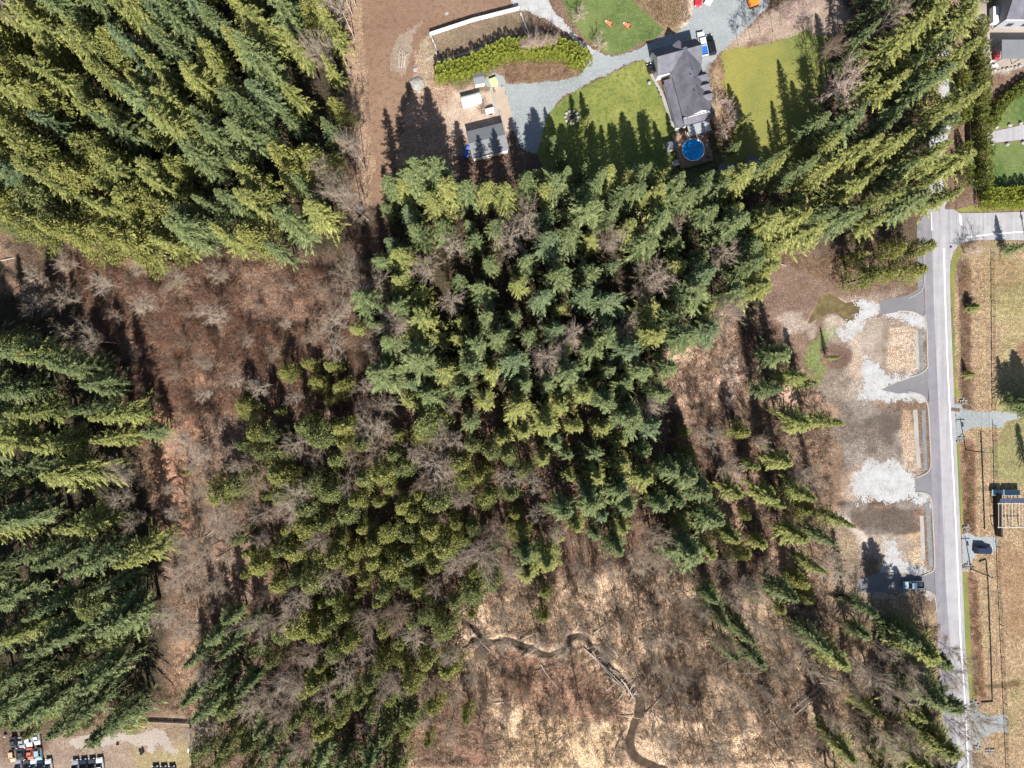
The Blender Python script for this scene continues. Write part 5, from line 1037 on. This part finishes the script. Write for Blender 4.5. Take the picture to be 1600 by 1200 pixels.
# white fabric shelter
x, y = W(736, 153, 2); t_ = thing('shelter', 'white arched fabric shelter above the detached garage', 'shelter', (x, y, 0), math.radians(14)); mb = MB(); rings = []
for xx in (-2.5, -.8, .8, 2.5):
    rings.append([(xx, 1.4 * math.cos(a), .9 + 1.4 * math.sin(a)) for a in [math.pi * i / 10 for i in range(11)]] + [(xx, -1.4, 0), (xx, 1.4, 0)])
mb.loft(rings); mb.build('cover', CP['white'], t_)
for xx in (-2.53, 2.53):
    mb = MB(); [mb.tube((xx, 1.43 * math.cos(math.pi * i / 10), .9 + 1.43 * math.sin(math.pi * i / 10)), (xx, 1.43 * math.cos(math.pi * (i + 1) / 10), .9 + 1.43 * math.sin(math.pi * (i + 1) / 10)), .04, .04, 5) for i in range(10)]; mb.build('hoop', M['metal_grey'], t_)
x, y = W(771, 127, 1); t_ = thing('cabinet', 'pale lime green utility cabinet on a gravel pad', 'cabinet', (x, y, 0), math.radians(20)); mb = MB(); mb.box(-.9, .9, -.8, .8, 0, 1.1, 0, (.08,) * 4); mb.build('body', CP['lime'], t_); mb = MB(); mb.box(-.95, .95, -.85, .85, 1.1, 1.18); mb.build('lid', CP['lime'], t_)
def trailer(px, py, L_, w_, h_, ang, cm, label):
    x, y = W(px, py, h_); t_ = thing('trailer', label, 'trailer', (x, y, 0), ang); mb = MB(); mb.box(-L_ / 2, L_ / 2, -w_ / 2, w_ / 2, .55, h_, 0, (.06,) * 4); mb.build('body', cm, t_, bevel=.05)
    for s in (-1, 1): mb = MB(); mb.tube((-.1, s * (w_ / 2 + .02), .32), (-.1, s * (w_ / 2 + .2), .32), .32, .32, 14); mb.build('wheel', M['rubber'], t_)
    mb = MB(); mb.tube((L_ / 2, .4, .55), (L_ / 2 + 1.1, 0, .5), .05); mb.tube((L_ / 2, -.4, .55), (L_ / 2 + 1.1, 0, .5), .05); mb.build('drawbar', M['metal_dark'], t_); return t_
trailer(765, 172, 2.3, 1.3, 1.3, math.radians(14) + math.pi, CP['white'], 'small white trailer between the shelter and the garage')
one('bush', 753, 174, 2.2, 'twig_brown', 1.1)
TREES[-1][4]['label'] = 'rusty brown shrub left of the small white trailer'; TREES[-1][4]['category'] = 'shrub'
for k, (px, py, r, mt, lb) in enumerate([(730, 230, .6, 'tarp_blue', 'crumpled blue tarp heap beside the garage'), (728, 241, 1.0, 'tarp_blue', 'large blue tarp heap in shade at the garage corner')]):
    o = rock(px, py, r, mt, lb, .35, None, 'tarp_heap')
for k, (px, py) in enumerate([(722, 229), (725, 224), (733, 238)]):
    o = rock(px, py, .4, 'stone', 'pale junk bag, %s from left by the blue tarps' % ORD[k], .6, 'bags by the tarps', 'bag')
# house at top right
x, y = W(1612, 12, 5); t_ = thing('house', 'dark roofed house cut by the top right corner of the picture', 'house', (x, y, 0), 0); r_ = MB(); w_ = MB()
gable(r_, w_, -6, 8, -2.6, 6, 5, 7.5, 'x', .4); r_.build('roof', M['roof'], t_); w_.build('wall', M['wall_grey'], t_)
mb = MB(); mb.box(-6.4, 8.4, -3.0 - .12, -3.0, 4.75, 4.9); mb.build('gutter', M['wall_white'], t_)
mb = MB(); mb.box(-4, -2.5, -2.68, -2.6, 1.0, 2.4); mb.box(0, 1.5, -2.68, -2.6, 1.0, 2.4); mb.build('window', M['glass'], t_)
x, y = W(1596, 76, 3.5); t_ = thing('carport', 'flat grey carport roof below the top right house', 'carport', (x, y, 0), 0); mb = MB(); mb.box(-5, 9, -2.5, 2.3, 3.3, 3.5); mb.build('roof', M['roof_grey'], t_)
for sx in (-4.8, 0, 8.6):
    for sy in (-2.3, 2.1): mb = MB(); mb.tube((sx, sy, 0), (sx, sy, 3.3), .09); mb.build('post', M['metal_dark'], t_)
# ------------------------------------------------------------------ fences
def fence(px, h, mat, label, kind='board', gap_=2.0, name='fence', thick=.05):
    P = wp(px); cx = sum(p[0] for p in P) / len(P); cy = sum(p[1] for p in P) / len(P); t_ = thing(name, label, 'fence', (cx, cy, 0))
    for (ax, ay), (bx, by) in zip(P[:-1], P[1:]):
        L_ = math.hypot(bx - ax, by - ay); d = Vector(((bx - ax) / L_, (by - ay) / L_, 0)); n_ = Vector((-d.y, d.x, 0)); A = Vector((ax - cx, ay - cy, 0)); k = max(1, round(L_ / gap_)); mb = MB()
        if kind == 'board':
            nb = int(L_ / .3)
            for i in range(nb):
                p = A + d * (L_ * i / nb); q = A + d * (L_ * (i + .92) / nb); o_ = n_ * thick / 2; hh = h * (1 + .01 * ((i * 7) % 3))
                mb.add([p - o_, q - o_, q + o_, p + o_, p - o_ + Vector((0, 0, hh)), q - o_ + Vector((0, 0, hh)), q + o_ + Vector((0, 0, hh)), p + o_ + Vector((0, 0, hh))], [(3, 2, 1, 0), (4, 5, 6, 7), (0, 1, 5, 4), (1, 2, 6, 5), (2, 3, 7, 6), (3, 0, 4, 7)])
        else:
            for zz in (h * .35, h * .65, h * .95): mb.tube(A + Vector((0, 0, zz)), A + d * L_ + Vector((0, 0, zz)), thick, thick, 4)
        mb.build('panel' if kind == 'board' else 'wires', mat, t_)
        for i in range(k + (1 if (bx, by) == P[-1] else 0)):
            p = A + d * (L_ * i / k) - n_ * .1; pm = MB(); pm.box(p.x - .06, p.x + .06, p.y - .06, p.y + .06, 0, h + .12); pm.build('post', mat, t_)
    return t_
fence([(673, 56), (740, 34), (811, 16)], 1.9, M['fence_pale'], 'pale grey board fence between the dirt field and the hedge yard', gap_=2.4)
fence([(673, 56), (681, 74), (684, 98)], 1.5, M['fence_pale'], 'thin grey wire fence going down from the fence corner', 'wire', 2, thick=.035)
fence([(684, 99), (720, 88), (755, 77), (785, 66)], 1.4, M['fence_pale'], 'thin wire fence in the shade above the hedge', 'wire', 3, thick=.03)
fence([(814, 24), (820, 40), (826, 54)], 1.4, M['fence_pale'], 'short wire fence at the right end of the hedge yard', 'wire', 2, thick=.035)
fence([(1507, 20), (1508, 130), (1509, 210), (1511, 275)], 1.8, M['wood_dark'], 'dark board fence between the lane and the tall hedge', gap_=2.4)
fence([(1532, 674), (1535, 740), (1538, 826)], .32, M['metal_dark'], 'black low fence along the ditch, north piece', gap_=2.5, thick=.12)
fence([(1530, 877), (1540, 874), (1543, 905), (1547, 1000), (1550, 1096), (1533, 1097)], .32, M['metal_dark'], 'black low fence along the ditch, long south piece', gap_=2.5, thick=.12)
fence([(1549, 395), (1550, 520), (1551, 640)], 1.3, M['wood_dark'], 'thin wire fence beside the upper right field', 'wire', 4, thick=.04)
fence([(1552, 664), (1554, 760), (1559, 900), (1566, 1050), (1573, 1215)], 1.3, M['wood_dark'], 'thin wire fence down the lower right field', 'wire', 4, thick=.04)
fence([(1554, 770), (1556, 836)], 2.3, M['metal_dark'], 'tall black screen fence left of the pergola', gap_=2.5, thick=.5)
fence([(222, 1126), (260, 1127), (299, 1129)], .9, M['wood_pale'], 'pale board fence above the salvage yard', gap_=2.4)
fence([(299, 1129), (301, 1170), (303, 1210)], 1.1, M['wood_dark'], 'dark board fence on the right side of the salvage yard', gap_=2.4)
# small timber frame right of the white shed
# ------------------------------------------------------------------ utility poles and wires
def pole(px, py, h, label, ang=0, arm=True):
    x, y = W(px, py); t_ = thing('utility_pole', label, 'utility pole', (x, y, 0), ang, 'utility poles east of the road'); mb = MB(); mb.tube((0, 0, 0), (0, 0, h), .16, .1, 10); mb.build('pole', M['bark'], t_)
    mb = MB(); mb.box(-1.1, 1.1, -.06, .06, h - .7, h - .55); mb.build('crossarm', M['wood_dark'], t_)
    for k in (-1, -.5, .5, 1): mb = MB(); mb.tube((k, 0, h - .55), (k, 0, h - .38), .05, .03, 6); mb.build('insulator', M['lamp_white'], t_)
    mb = MB(); mb.tube((.35, 0, h - 2.3), (.35, 0, h - 1.4), .22, .22, 10); mb.build('transformer', M['metal_grey'], t_); return (x, y, h)
P1 = pole(1509, 703, 8.3, 'utility pole beside the first gravel drive'); P2 = pole(1517, 889, 8.3, 'utility pole beside the drive with the parked car', .05)
P3 = pole(1604, 386, 9.0, 'utility pole by the side street at the right edge', 1.4)
def wire(a, b_, label, sag=.5):
    mb = MB(); A = Vector(a); B2 = Vector(b_); prev = A
    for k in range(1, 13):
        t = k / 12; p = A.lerp(B2, t) - Vector((0, 0, sag * 4 * t * (1 - t))); mb.tube(prev, p, .02, .02, 4, cap=False); prev = p
    mb.build('power_line', M['metal_dark']).update_tag(); o = bpy.data.objects[-1] if False else C.objects[-1]; tag(o, label, 'wire', 'power lines east of the road')
x5, y5 = W(1524, 1210); x6, y6 = W(1494, 300)
for s_, nm in ((-1, 'left'), (1, 'right')):
    wire((P1[0] + s_, P1[1], 8.0), (P2[0] + s_, P2[1], 8.0), '%s wire between the two drive poles' % nm)
    wire((P1[0] + s_, P1[1], 8.0), (x6 + s_, y6, 8.6), '%s wire from the first drive pole up past the junction' % nm)
    wire((P2[0] + s_, P2[1], 8.0), (x5 + s_, y5 - 5, 8.0), '%s wire from the second drive pole down the field' % nm)
# pergola with panels
x, y = W(1580, 805, 2); t_ = thing('pergola', 'timber pergola frame with two dark blue panels and green sheets', 'pergola', (x, y, 0)); 
for sx in (-3.6, -1.6, .8, 3.4):
    for sy in (-3.0, 3.0): mb = MB(); mb.box(sx - .08, sx + .08, sy - .08, sy + .08, 0, 2.3); mb.build('post', M['wood_dark'], t_)
mb = MB(); mb.box(-3.8, 3.8, -3.1, -2.95, 2.3, 2.45); mb.box(-3.8, 3.8, 2.95, 3.1, 2.3, 2.45)
for i in range(9): xx = -3.6 + i * .88; mb.box(xx - .05, xx + .05, -3.3, 3.3, 2.46, 2.56)
mb.build('beams', M['wood_pale'], t_)
for k, (a, b_) in enumerate(((-3.6, -.9), (-.7, 3.6))):
    mb = MB(); mb.add([(a, 3.3, 2.7), (b_, 3.3, 2.7), (b_, 4.6, 3.3), (a, 4.6, 3.3), (a, 3.3, 2.62), (b_, 3.3, 2.62), (b_, 4.6, 3.22), (a, 4.6, 3.22)], [(0, 1, 2, 3), (7, 6, 5, 4), (0, 1, 5, 4), (1, 2, 6, 5), (2, 3, 7, 6), (3, 0, 4, 7)]); mb.build('panel', CP['navy'], t_)
    mb = MB(); mb.box(a - .6, b_ - .6, 4.9, 6.4, .9, 1.0); g = mb.build('green_sheet', CP['teal'], t_)
# fire pit ring
x, y = W(893, 183); t_ = thing('fire_pit', 'round stone fire pit in the lawn', 'fire pit', (x, y, 0)); mb = MB()
for i in range(14): a = 6.283 * i / 14; mb.box(.75 * math.cos(a) - .16, .75 * math.cos(a) + .16, .75 * math.sin(a) - .16, .75 * math.sin(a) + .16, 0, .3, 0, (.04,) * 4)
mb.build('stone_ring', M['stone_dark'], t_); mb = MB(); mb.tube((0, 0, 0), (0, 0, .08), .65, .6, 16); mb.build('ash_bed', M['metal_dark'], t_)
for i in range(10):
    a = 6.283 * i / 10; o = rock(893 + 10 * math.cos(a), 183 + 10 * math.sin(a), .42, 'stone', 'pale round log seat, %s clockwise from the right around the fire pit' % ORD[i], .55, 'seats around the fire pit', 'log_seat')
rock(1014, 130, .5, 'stone', 'round pale yellow ball on the lawn beside the house path', .9, None, 'garden_ball')
# wooden loungers on the upper lawn
for (px, py, lb) in ((952, 38, 'left'), (980, 41, 'right')):
    x, y = W(px, py); t_ = thing('garden_chair', 'red wooden reclining garden chair, %s one on the upper lawn' % lb, 'chair', (x, y, 0), math.radians(-38), 'garden chairs on the lawn')
    mb = MB(); [mb.add([(-.9 + i * .3, -.42, .42 - i * .02), (-.66 + i * .3, -.42, .41 - i * .02), (-.66 + i * .3, .42, .41 - i * .02), (-.9 + i * .3, .42, .42 - i * .02), (-.9 + i * .3, -.42, .36 - i * .02), (-.66 + i * .3, -.42, .35 - i * .02), (-.66 + i * .3, .42, .35 - i * .02), (-.9 + i * .3, .42, .36 - i * .02)], [(0, 1, 2, 3), (7, 6, 5, 4), (0, 1, 5, 4), (1, 2, 6, 5), (2, 3, 7, 6), (3, 0, 4, 7)]) for i in range(5)]; mb.build('seat', M['wood_red'], t_)
    mb = MB()
    for i in range(5):
        yy = -.34 + i * .17; hh = 1.15 - abs(i - 2) * .07; mb.add([(.62, yy - .07, .3), (.66, yy - .07, .27), (1.1, yy - .07, hh), (1.06, yy - .07, hh + .02), (.62, yy + .07, .3), (.66, yy + .07, .27), (1.1, yy + .07, hh), (1.06, yy + .07, hh + .02)], [(3, 2, 1, 0), (4, 5, 6, 7), (0, 1, 5, 4), (1, 2, 6, 5), (2, 3, 7, 6), (3, 0, 4, 7)])
    mb.build('backrest', M['wood_red'], t_)
    for s_ in (-.48, .48):
        mb = MB(); mb.box(-.15, .95, s_ - .08, s_ + .08, .62, .66); mb.build('armrest', M['wood_red'], t_)
        for xx in (-.8, -.1, .75): mb = MB(); mb.box(xx - .05, xx + .05, s_ * .85 - .04, s_ * .85 + .04, 0, .62 if xx > -.5 else .38); mb.build('leg', M['wood_red'], t_)
    mb = MB(); mb.box(-1.35, -1.0, -.3, .3, .25, .3); mb.box(-1.3, -1.25, -.28, -.22, 0, .25); mb.box(-1.3, -1.25, .22, .28, 0, .25); mb.build('footrest', M['wood_pale'], t_)
# ------------------------------------------------------------------ vehicles
def wheels(t_, xs, w, r=.33):
    for x in xs:
        for s in (-1, 1):
            mb = MB(); mb.tube((x, s * (w / 2 - .2), r), (x, s * (w / 2 + .01), r), r, r, 16); wo_ = mb.build('wheel', M['rubber'], t_)
            mb = MB(); mb.tube((x, s * (w / 2 + .0), r), (x, s * (w / 2 + .025), r), r * .58, r * .5, 12); mb.build('rim', M['metal_grey'], wo_)
def body_loft(L_, w, prof, cm, t_, name='body'):
    """prof: list of (x, zlow, zhigh, halfwidth factor)"""
    mb = MB(); rings = []
    for x, zl, zh, k in prof:
        hw = w / 2 * k; zm = zl + (zh - zl) * .65
        rings.append([(x, -hw * .94, zl), (x, hw * .94, zl), (x, hw, zl + .12), (x, hw, zm), (x, hw * .90, zh), (x, -hw * .90, zh), (x, -hw, zm), (x, -hw, zl + .12)])
    mb.loft(rings); return mb.build(name, cm, t_, smooth=False)
def cabin(x0_, x1_, w, z0_, z1_, rf_, rr_, cm, t_):
    mb = MB(); mb.box(x0_, x1_, -w * .44, w * .44, z0_, z1_ - .03, 0, (rr_, rf_, .14, .14)); mb.build('window', M['glass'], t_)
    mb = MB(); mb.box(x0_ + rr_ - .06, x1_ - rf_ + .06, -w * .44 + .12, w * .44 - .12, z1_ - .05, z1_ + .02, 0, (.06,) * 4); mb.build('roof', cm, t_)
    mb = MB(); mb.box((x0_ + x1_) / 2 - .05, (x0_ + x1_) / 2 + .05, -w * .43, w * .43, z0_ + .02, z0_ + .06); mb.box(x0_, x1_, -w * .45, -w * .45 + .04, z0_ - .03, z0_ + .05); mb.box(x0_, x1_, w * .45 - .04, w * .45, z0_ - .03, z0_ + .05)
    for f in (0, .48, 1):
        xb = x0_ + (x1_ - x0_) * f; xt = x0_ + rr_ + (x1_ - rf_ - x0_ - rr_) * f
        for s in (-1, 1): mb.tube((xb, s * w * .445, z0_), (xt, s * (w * .445 - .14), z1_), .05, .05, 4)
    mb.build('pillars', cm, t_)
def lights(t_, L_, w, z=.68):
    for s in (-1, 1):
        mb = MB(); mb.box(L_ / 2 - .12, L_ / 2 - .0, s * w * .36 - .18, s * w * .36 + .18, z, z + .14); mb.build('headlight', M['lamp_white'], t_)
        mb = MB(); mb.box(-L_ / 2 - .01, -L_ / 2 + .1, s * w * .38 - .14, s * w * .38 + .14, z + .05, z + .22); mb.build('taillight', M['lamp_red'], t_)
def heading(dx, dy): return math.atan2(-dy, dx)     # photo direction of the nose
def car(px, py, ang, cm, label, L_=4.6, w=1.85, suv=False, group=None, h=0, name='parked_car'):
    x, y = W(px, py, .8); t_ = thing(name, label, 'car', (x, y, h), ang, group); zt = 1.72 if suv else 1.42
    body_loft(L_, w, [(-L_ / 2, .45, .82, .86), (-L_ / 2 + .15, .3, .98, .96), (-L_ * .3, .25, 1.02, 1), (L_ * .12, .25, 1.02, 1), (L_ * .2, .25, .98, 1), (L_ / 2 - .35, .28, .85, .96), (L_ / 2 - .06, .32, .7, .86), (L_ / 2, .42, .6, .78)], cm, t_)
    cabin(-L_ * (.47 if suv else .36), L_ * .2, w, .98, zt, .65, .25 if suv else .55, cm, t_); wheels(t_, (-L_ * .3, L_ * .31), w); lights(t_, L_, w, .6)
    for s in (-1, 1): mb = MB(); mb.box(L_ * .12, L_ * .12 + .12, s * (w / 2 + .08) - .09, s * (w / 2 + .08) + .09, .98, 1.1); mb.build('mirror', cm, t_)
    return t_
def pickup(px, py, ang, cm, label, bedm, L_=5.6, w=1.95, name='pickup_truck'):
    x, y = W(px, py, .9); t_ = thing(name, label, 'pickup truck', (x, y, 0), ang)
    body_loft(L_, w, [(L_ * -.08, .4, 1.12, 1), (L_ * .2, .38, 1.12, 1), (L_ * .26, .38, 1.08, 1), (L_ / 2 - .3, .4, 1.0, .97), (L_ / 2 - .04, .42, .9, .9), (L_ / 2, .5, .8, .84)], cm, t_)
    mb = MB(); a, b_ = -L_ / 2, L_ * -.08 - .01; hw = w / 2; mb.box(a, b_, -hw, -hw + .1, .5, 1.12); mb.box(a, b_, hw - .1, hw, .5, 1.12); mb.box(a, a + .08, -hw + .11, hw - .11, .5, 1.1); mb.build('bed', cm, t_)
    mb = MB(); mb.box(a + .09, b_, -hw + .11, hw - .11, .5, .72); mb.build('bed_floor', bedm, t_)
    cabin(L_ * -.08, L_ * .27, w, 1.1, 1.8, .6, .12, cm, t_); wheels(t_, (-L_ * .32, L_ * .32), w, .38); lights(t_, L_, w, .75); return t_
pickup(1098, 68, heading(-.2, -1), CP['white'], 'white pickup with a blue load beside the house', M['tarp_blue'], 6.2)
car(1111, 70, heading(-.22, -1), CP['black'], 'long black car right of the white pickup', 5.2, 1.95, True)
car(1016, 107, heading(-.3, -1), CP['black'], 'small black buggy on the path west of the house', 2.6, 1.3, True, name='utility_buggy')
car(1092, -4, heading(-.1, 1), CP['red'], 'red car cut by the top edge above the house')
car(1111, -6, heading(-.5, 1), CP['white'], 'white car cut by the top edge right of the red car')
x, y = W(1178, 3, 1); t_ = thing('excavator', 'orange excavator parked at the top edge of the gravel yard', 'excavator', (x, y, 0), math.radians(20))
for s in (-1, 1): mb = MB(); mb.box(-1.3, 1.3, s * .8 - .22, s * .8 + .22, 0, .6, 0, (.25, .25, 0, 0)); mb.build('track', M['rubber'], t_)
mb = MB(); mb.box(-1.4, 1.1, -.9, .9, .75, 1.5, 0, (.15,) * 4); mb.tube((0, 0, .4), (0, 0, .75), .5); mb.build('body', CP['orange'], t_); mb = MB(); mb.box(.1, 1.2, .05, .85, 1.5, 2.5, 0, (.1, .2, .05, .05)); mb.build('cab', CP['orange'], t_)
mb = MB(); mb.tube((1.0, -.3, 1.1), (2.4, -.3, 2.6), .16, .13, 6); mb.tube((2.4, -.3, 2.6), (3.3, -.3, 1.0), .13, .1, 6); mb.build('boom', CP['orange'], t_); mb = MB(); mb.box(3.0, 3.6, -.65, .05, .2, .9, 0, (.1, .2, 0, 0)); mb.build('bucket', M['metal_grey'], t_)
pickup(1428, 914, heading(-1, .02), CP['teal'], 'pale blue pickup in deep shade on the gravel apron', M['metal_dark'], 5.4)
car(1537, 860, heading(1, .05), CP['navy'], 'dark blue car parked on the second gravel drive', 4.7, 1.9, True)
# top right yard
pickup(1573, 16, heading(-.05, 1), CP['orange'], 'orange truck by the dark roofed house', CP['orange'], 5.0)
trailer(1557, 22, 4.2, 1.7, 2.0, heading(0, 1), CP['white'], 'long white trailer left of the orange truck')
car(1558, 85, heading(.1, -1), CP['red'], 'small red buggy beside the carport', 2.6, 1.3, name='utility_buggy')
x, y = W(1553, 100, .6); t_ = thing('boat', 'small white boat lying at the corner of the paved yard', 'boat', (x, y, 0), heading(1, .6)); mb = MB(); rings = []
for xx, hw, zb in ((-1.1, .55, .15), (-.2, .62, .1), (.6, .5, .12), (1.15, .2, .25), (1.4, .03, .4)): rings.append([(xx, -hw, .65), (xx, -hw * .6, zb), (xx, hw * .6, zb), (xx, hw, .65)])
mb.loft(rings); mb.build('hull', CP['white'], t_); mb = MB(); mb.box(-.6, .2, -.25, .25, .66, .85, 0, (.1,) * 4); mb.build('seat', M['metal_dark'], t_)
# salvage yard
CARS = [(20, 1181, 'tan', 'tan car with white hood', .1), (33, 1179, 'charcoal', 'dark grey car', .08), (47, 1178, 'rust', 'rust red car', .12), (60, 1179, 'teal', 'pale teal car', .1),
        (21, 1161, 'charcoal', 'dark car', .1), (34, 1160, 'grey', 'grey car', .1), (45, 1157, 'white', 'white car', .1), (57, 1154, 'white', 'white car', .15)]
for k, (px, py, c_, nm, tl) in enumerate(CARS):
    car(px, py, heading(tl, 1), CP[c_], '%s, %s from left in the %s salvage row' % (nm, ORD[k % 4], 'lower' if k < 4 else 'upper'), 3.3, 1.55, k % 3 == 0, 'wrecked cars in the salvage yard', name='wrecked_car')
for k, (px, c_, nm) in enumerate([(29, 'grey', 'grey car'), (43, 'charcoal', 'dark car'), (53, 'white', 'white car'), (63, 'navy', 'dark blue car'), (76, 'white', 'white van like car')]):
    car(px, 1199, heading(-.12, -1), CP[c_], '%s cut by the bottom edge, %s from the left corner' % (nm, ORD[k]), 4.2, 1.6, True, 'wrecked cars at the bottom edge', name='wrecked_car')
for k, (px, c_, nm) in enumerate([(118, 'grey', 'grey car'), (131, 'navy', 'dark blue car'), (144, 'charcoal', 'dark car'), (156, 'white', 'white car')]):
    car(px, 1201 - k, heading(-.12, -1), CP[c_], '%s, %s from left in the open row at the bottom edge' % (nm, ORD[k]), 4.6, 1.8, True, 'cars in the open row', name='parked_car')
for k, px in enumerate((243, 256, 269)):
    car(px, 1211, heading(-.1, -1), CP['charcoal'], 'dark car almost cut off at the bottom edge, %s from left' % ORD[k], 4.6, 1.8, False, 'cars below the frame edge')
for k, (px, py) in enumerate([(219, 1172), (223, 1170), (224, 1174), (221, 1177), (184, 1162)]):
    x, y = W(px, py); mb = MB(); n = 16
    mb.loft([[(r * math.cos(6.283 * i / n), r * math.sin(6.283 * i / n), z) for i in range(n)] for r, z in ((.2, .02), (.34, .0), (.36, .12), (.34, .24), (.2, .22), (.18, .12), (.2, .02))], cap=False)
    o = mb.build('old_tyre', M['rubber'], None, True); o.location = (x, y, 0); tag(o, 'black tyre on the yard ground, ' + ['left of the group of four', 'top of the group of four', 'right of the group of four', 'bottom of the group of four', 'alone on the gravel track'][k], 'tyre', 'old tyres')
x, y = W(296, 1173, .8); t_ = thing('crate', 'white box with a dark hatch beside the salvage yard fence', 'box', (x, y, 0), .1); mb = MB(); mb.box(-.45, .45, -.55, .55, 0, .9, 0, (.03,) * 4); mb.build('body', CP['white'], t_); mb = MB(); mb.box(-.1, .3, .0, .35, .9, .95); mb.build('hatch', M['metal_dark'], t_)
rock(9, 1149, .5, 'stone', 'white junk heap at the left edge above the wrecks', .8, None, 'junk_heap')
x, y = W(1479, 365); t_ = thing('manhole_cover', 'dark round manhole cover in the junction', 'manhole cover', (x + 1.1, y - 3.4, 0)); mb = MB(); mb.tube((0, 0, .02), (0, 0, .035), .33, .33, 20); mb.build('lid', M['metal_dark'], t_)
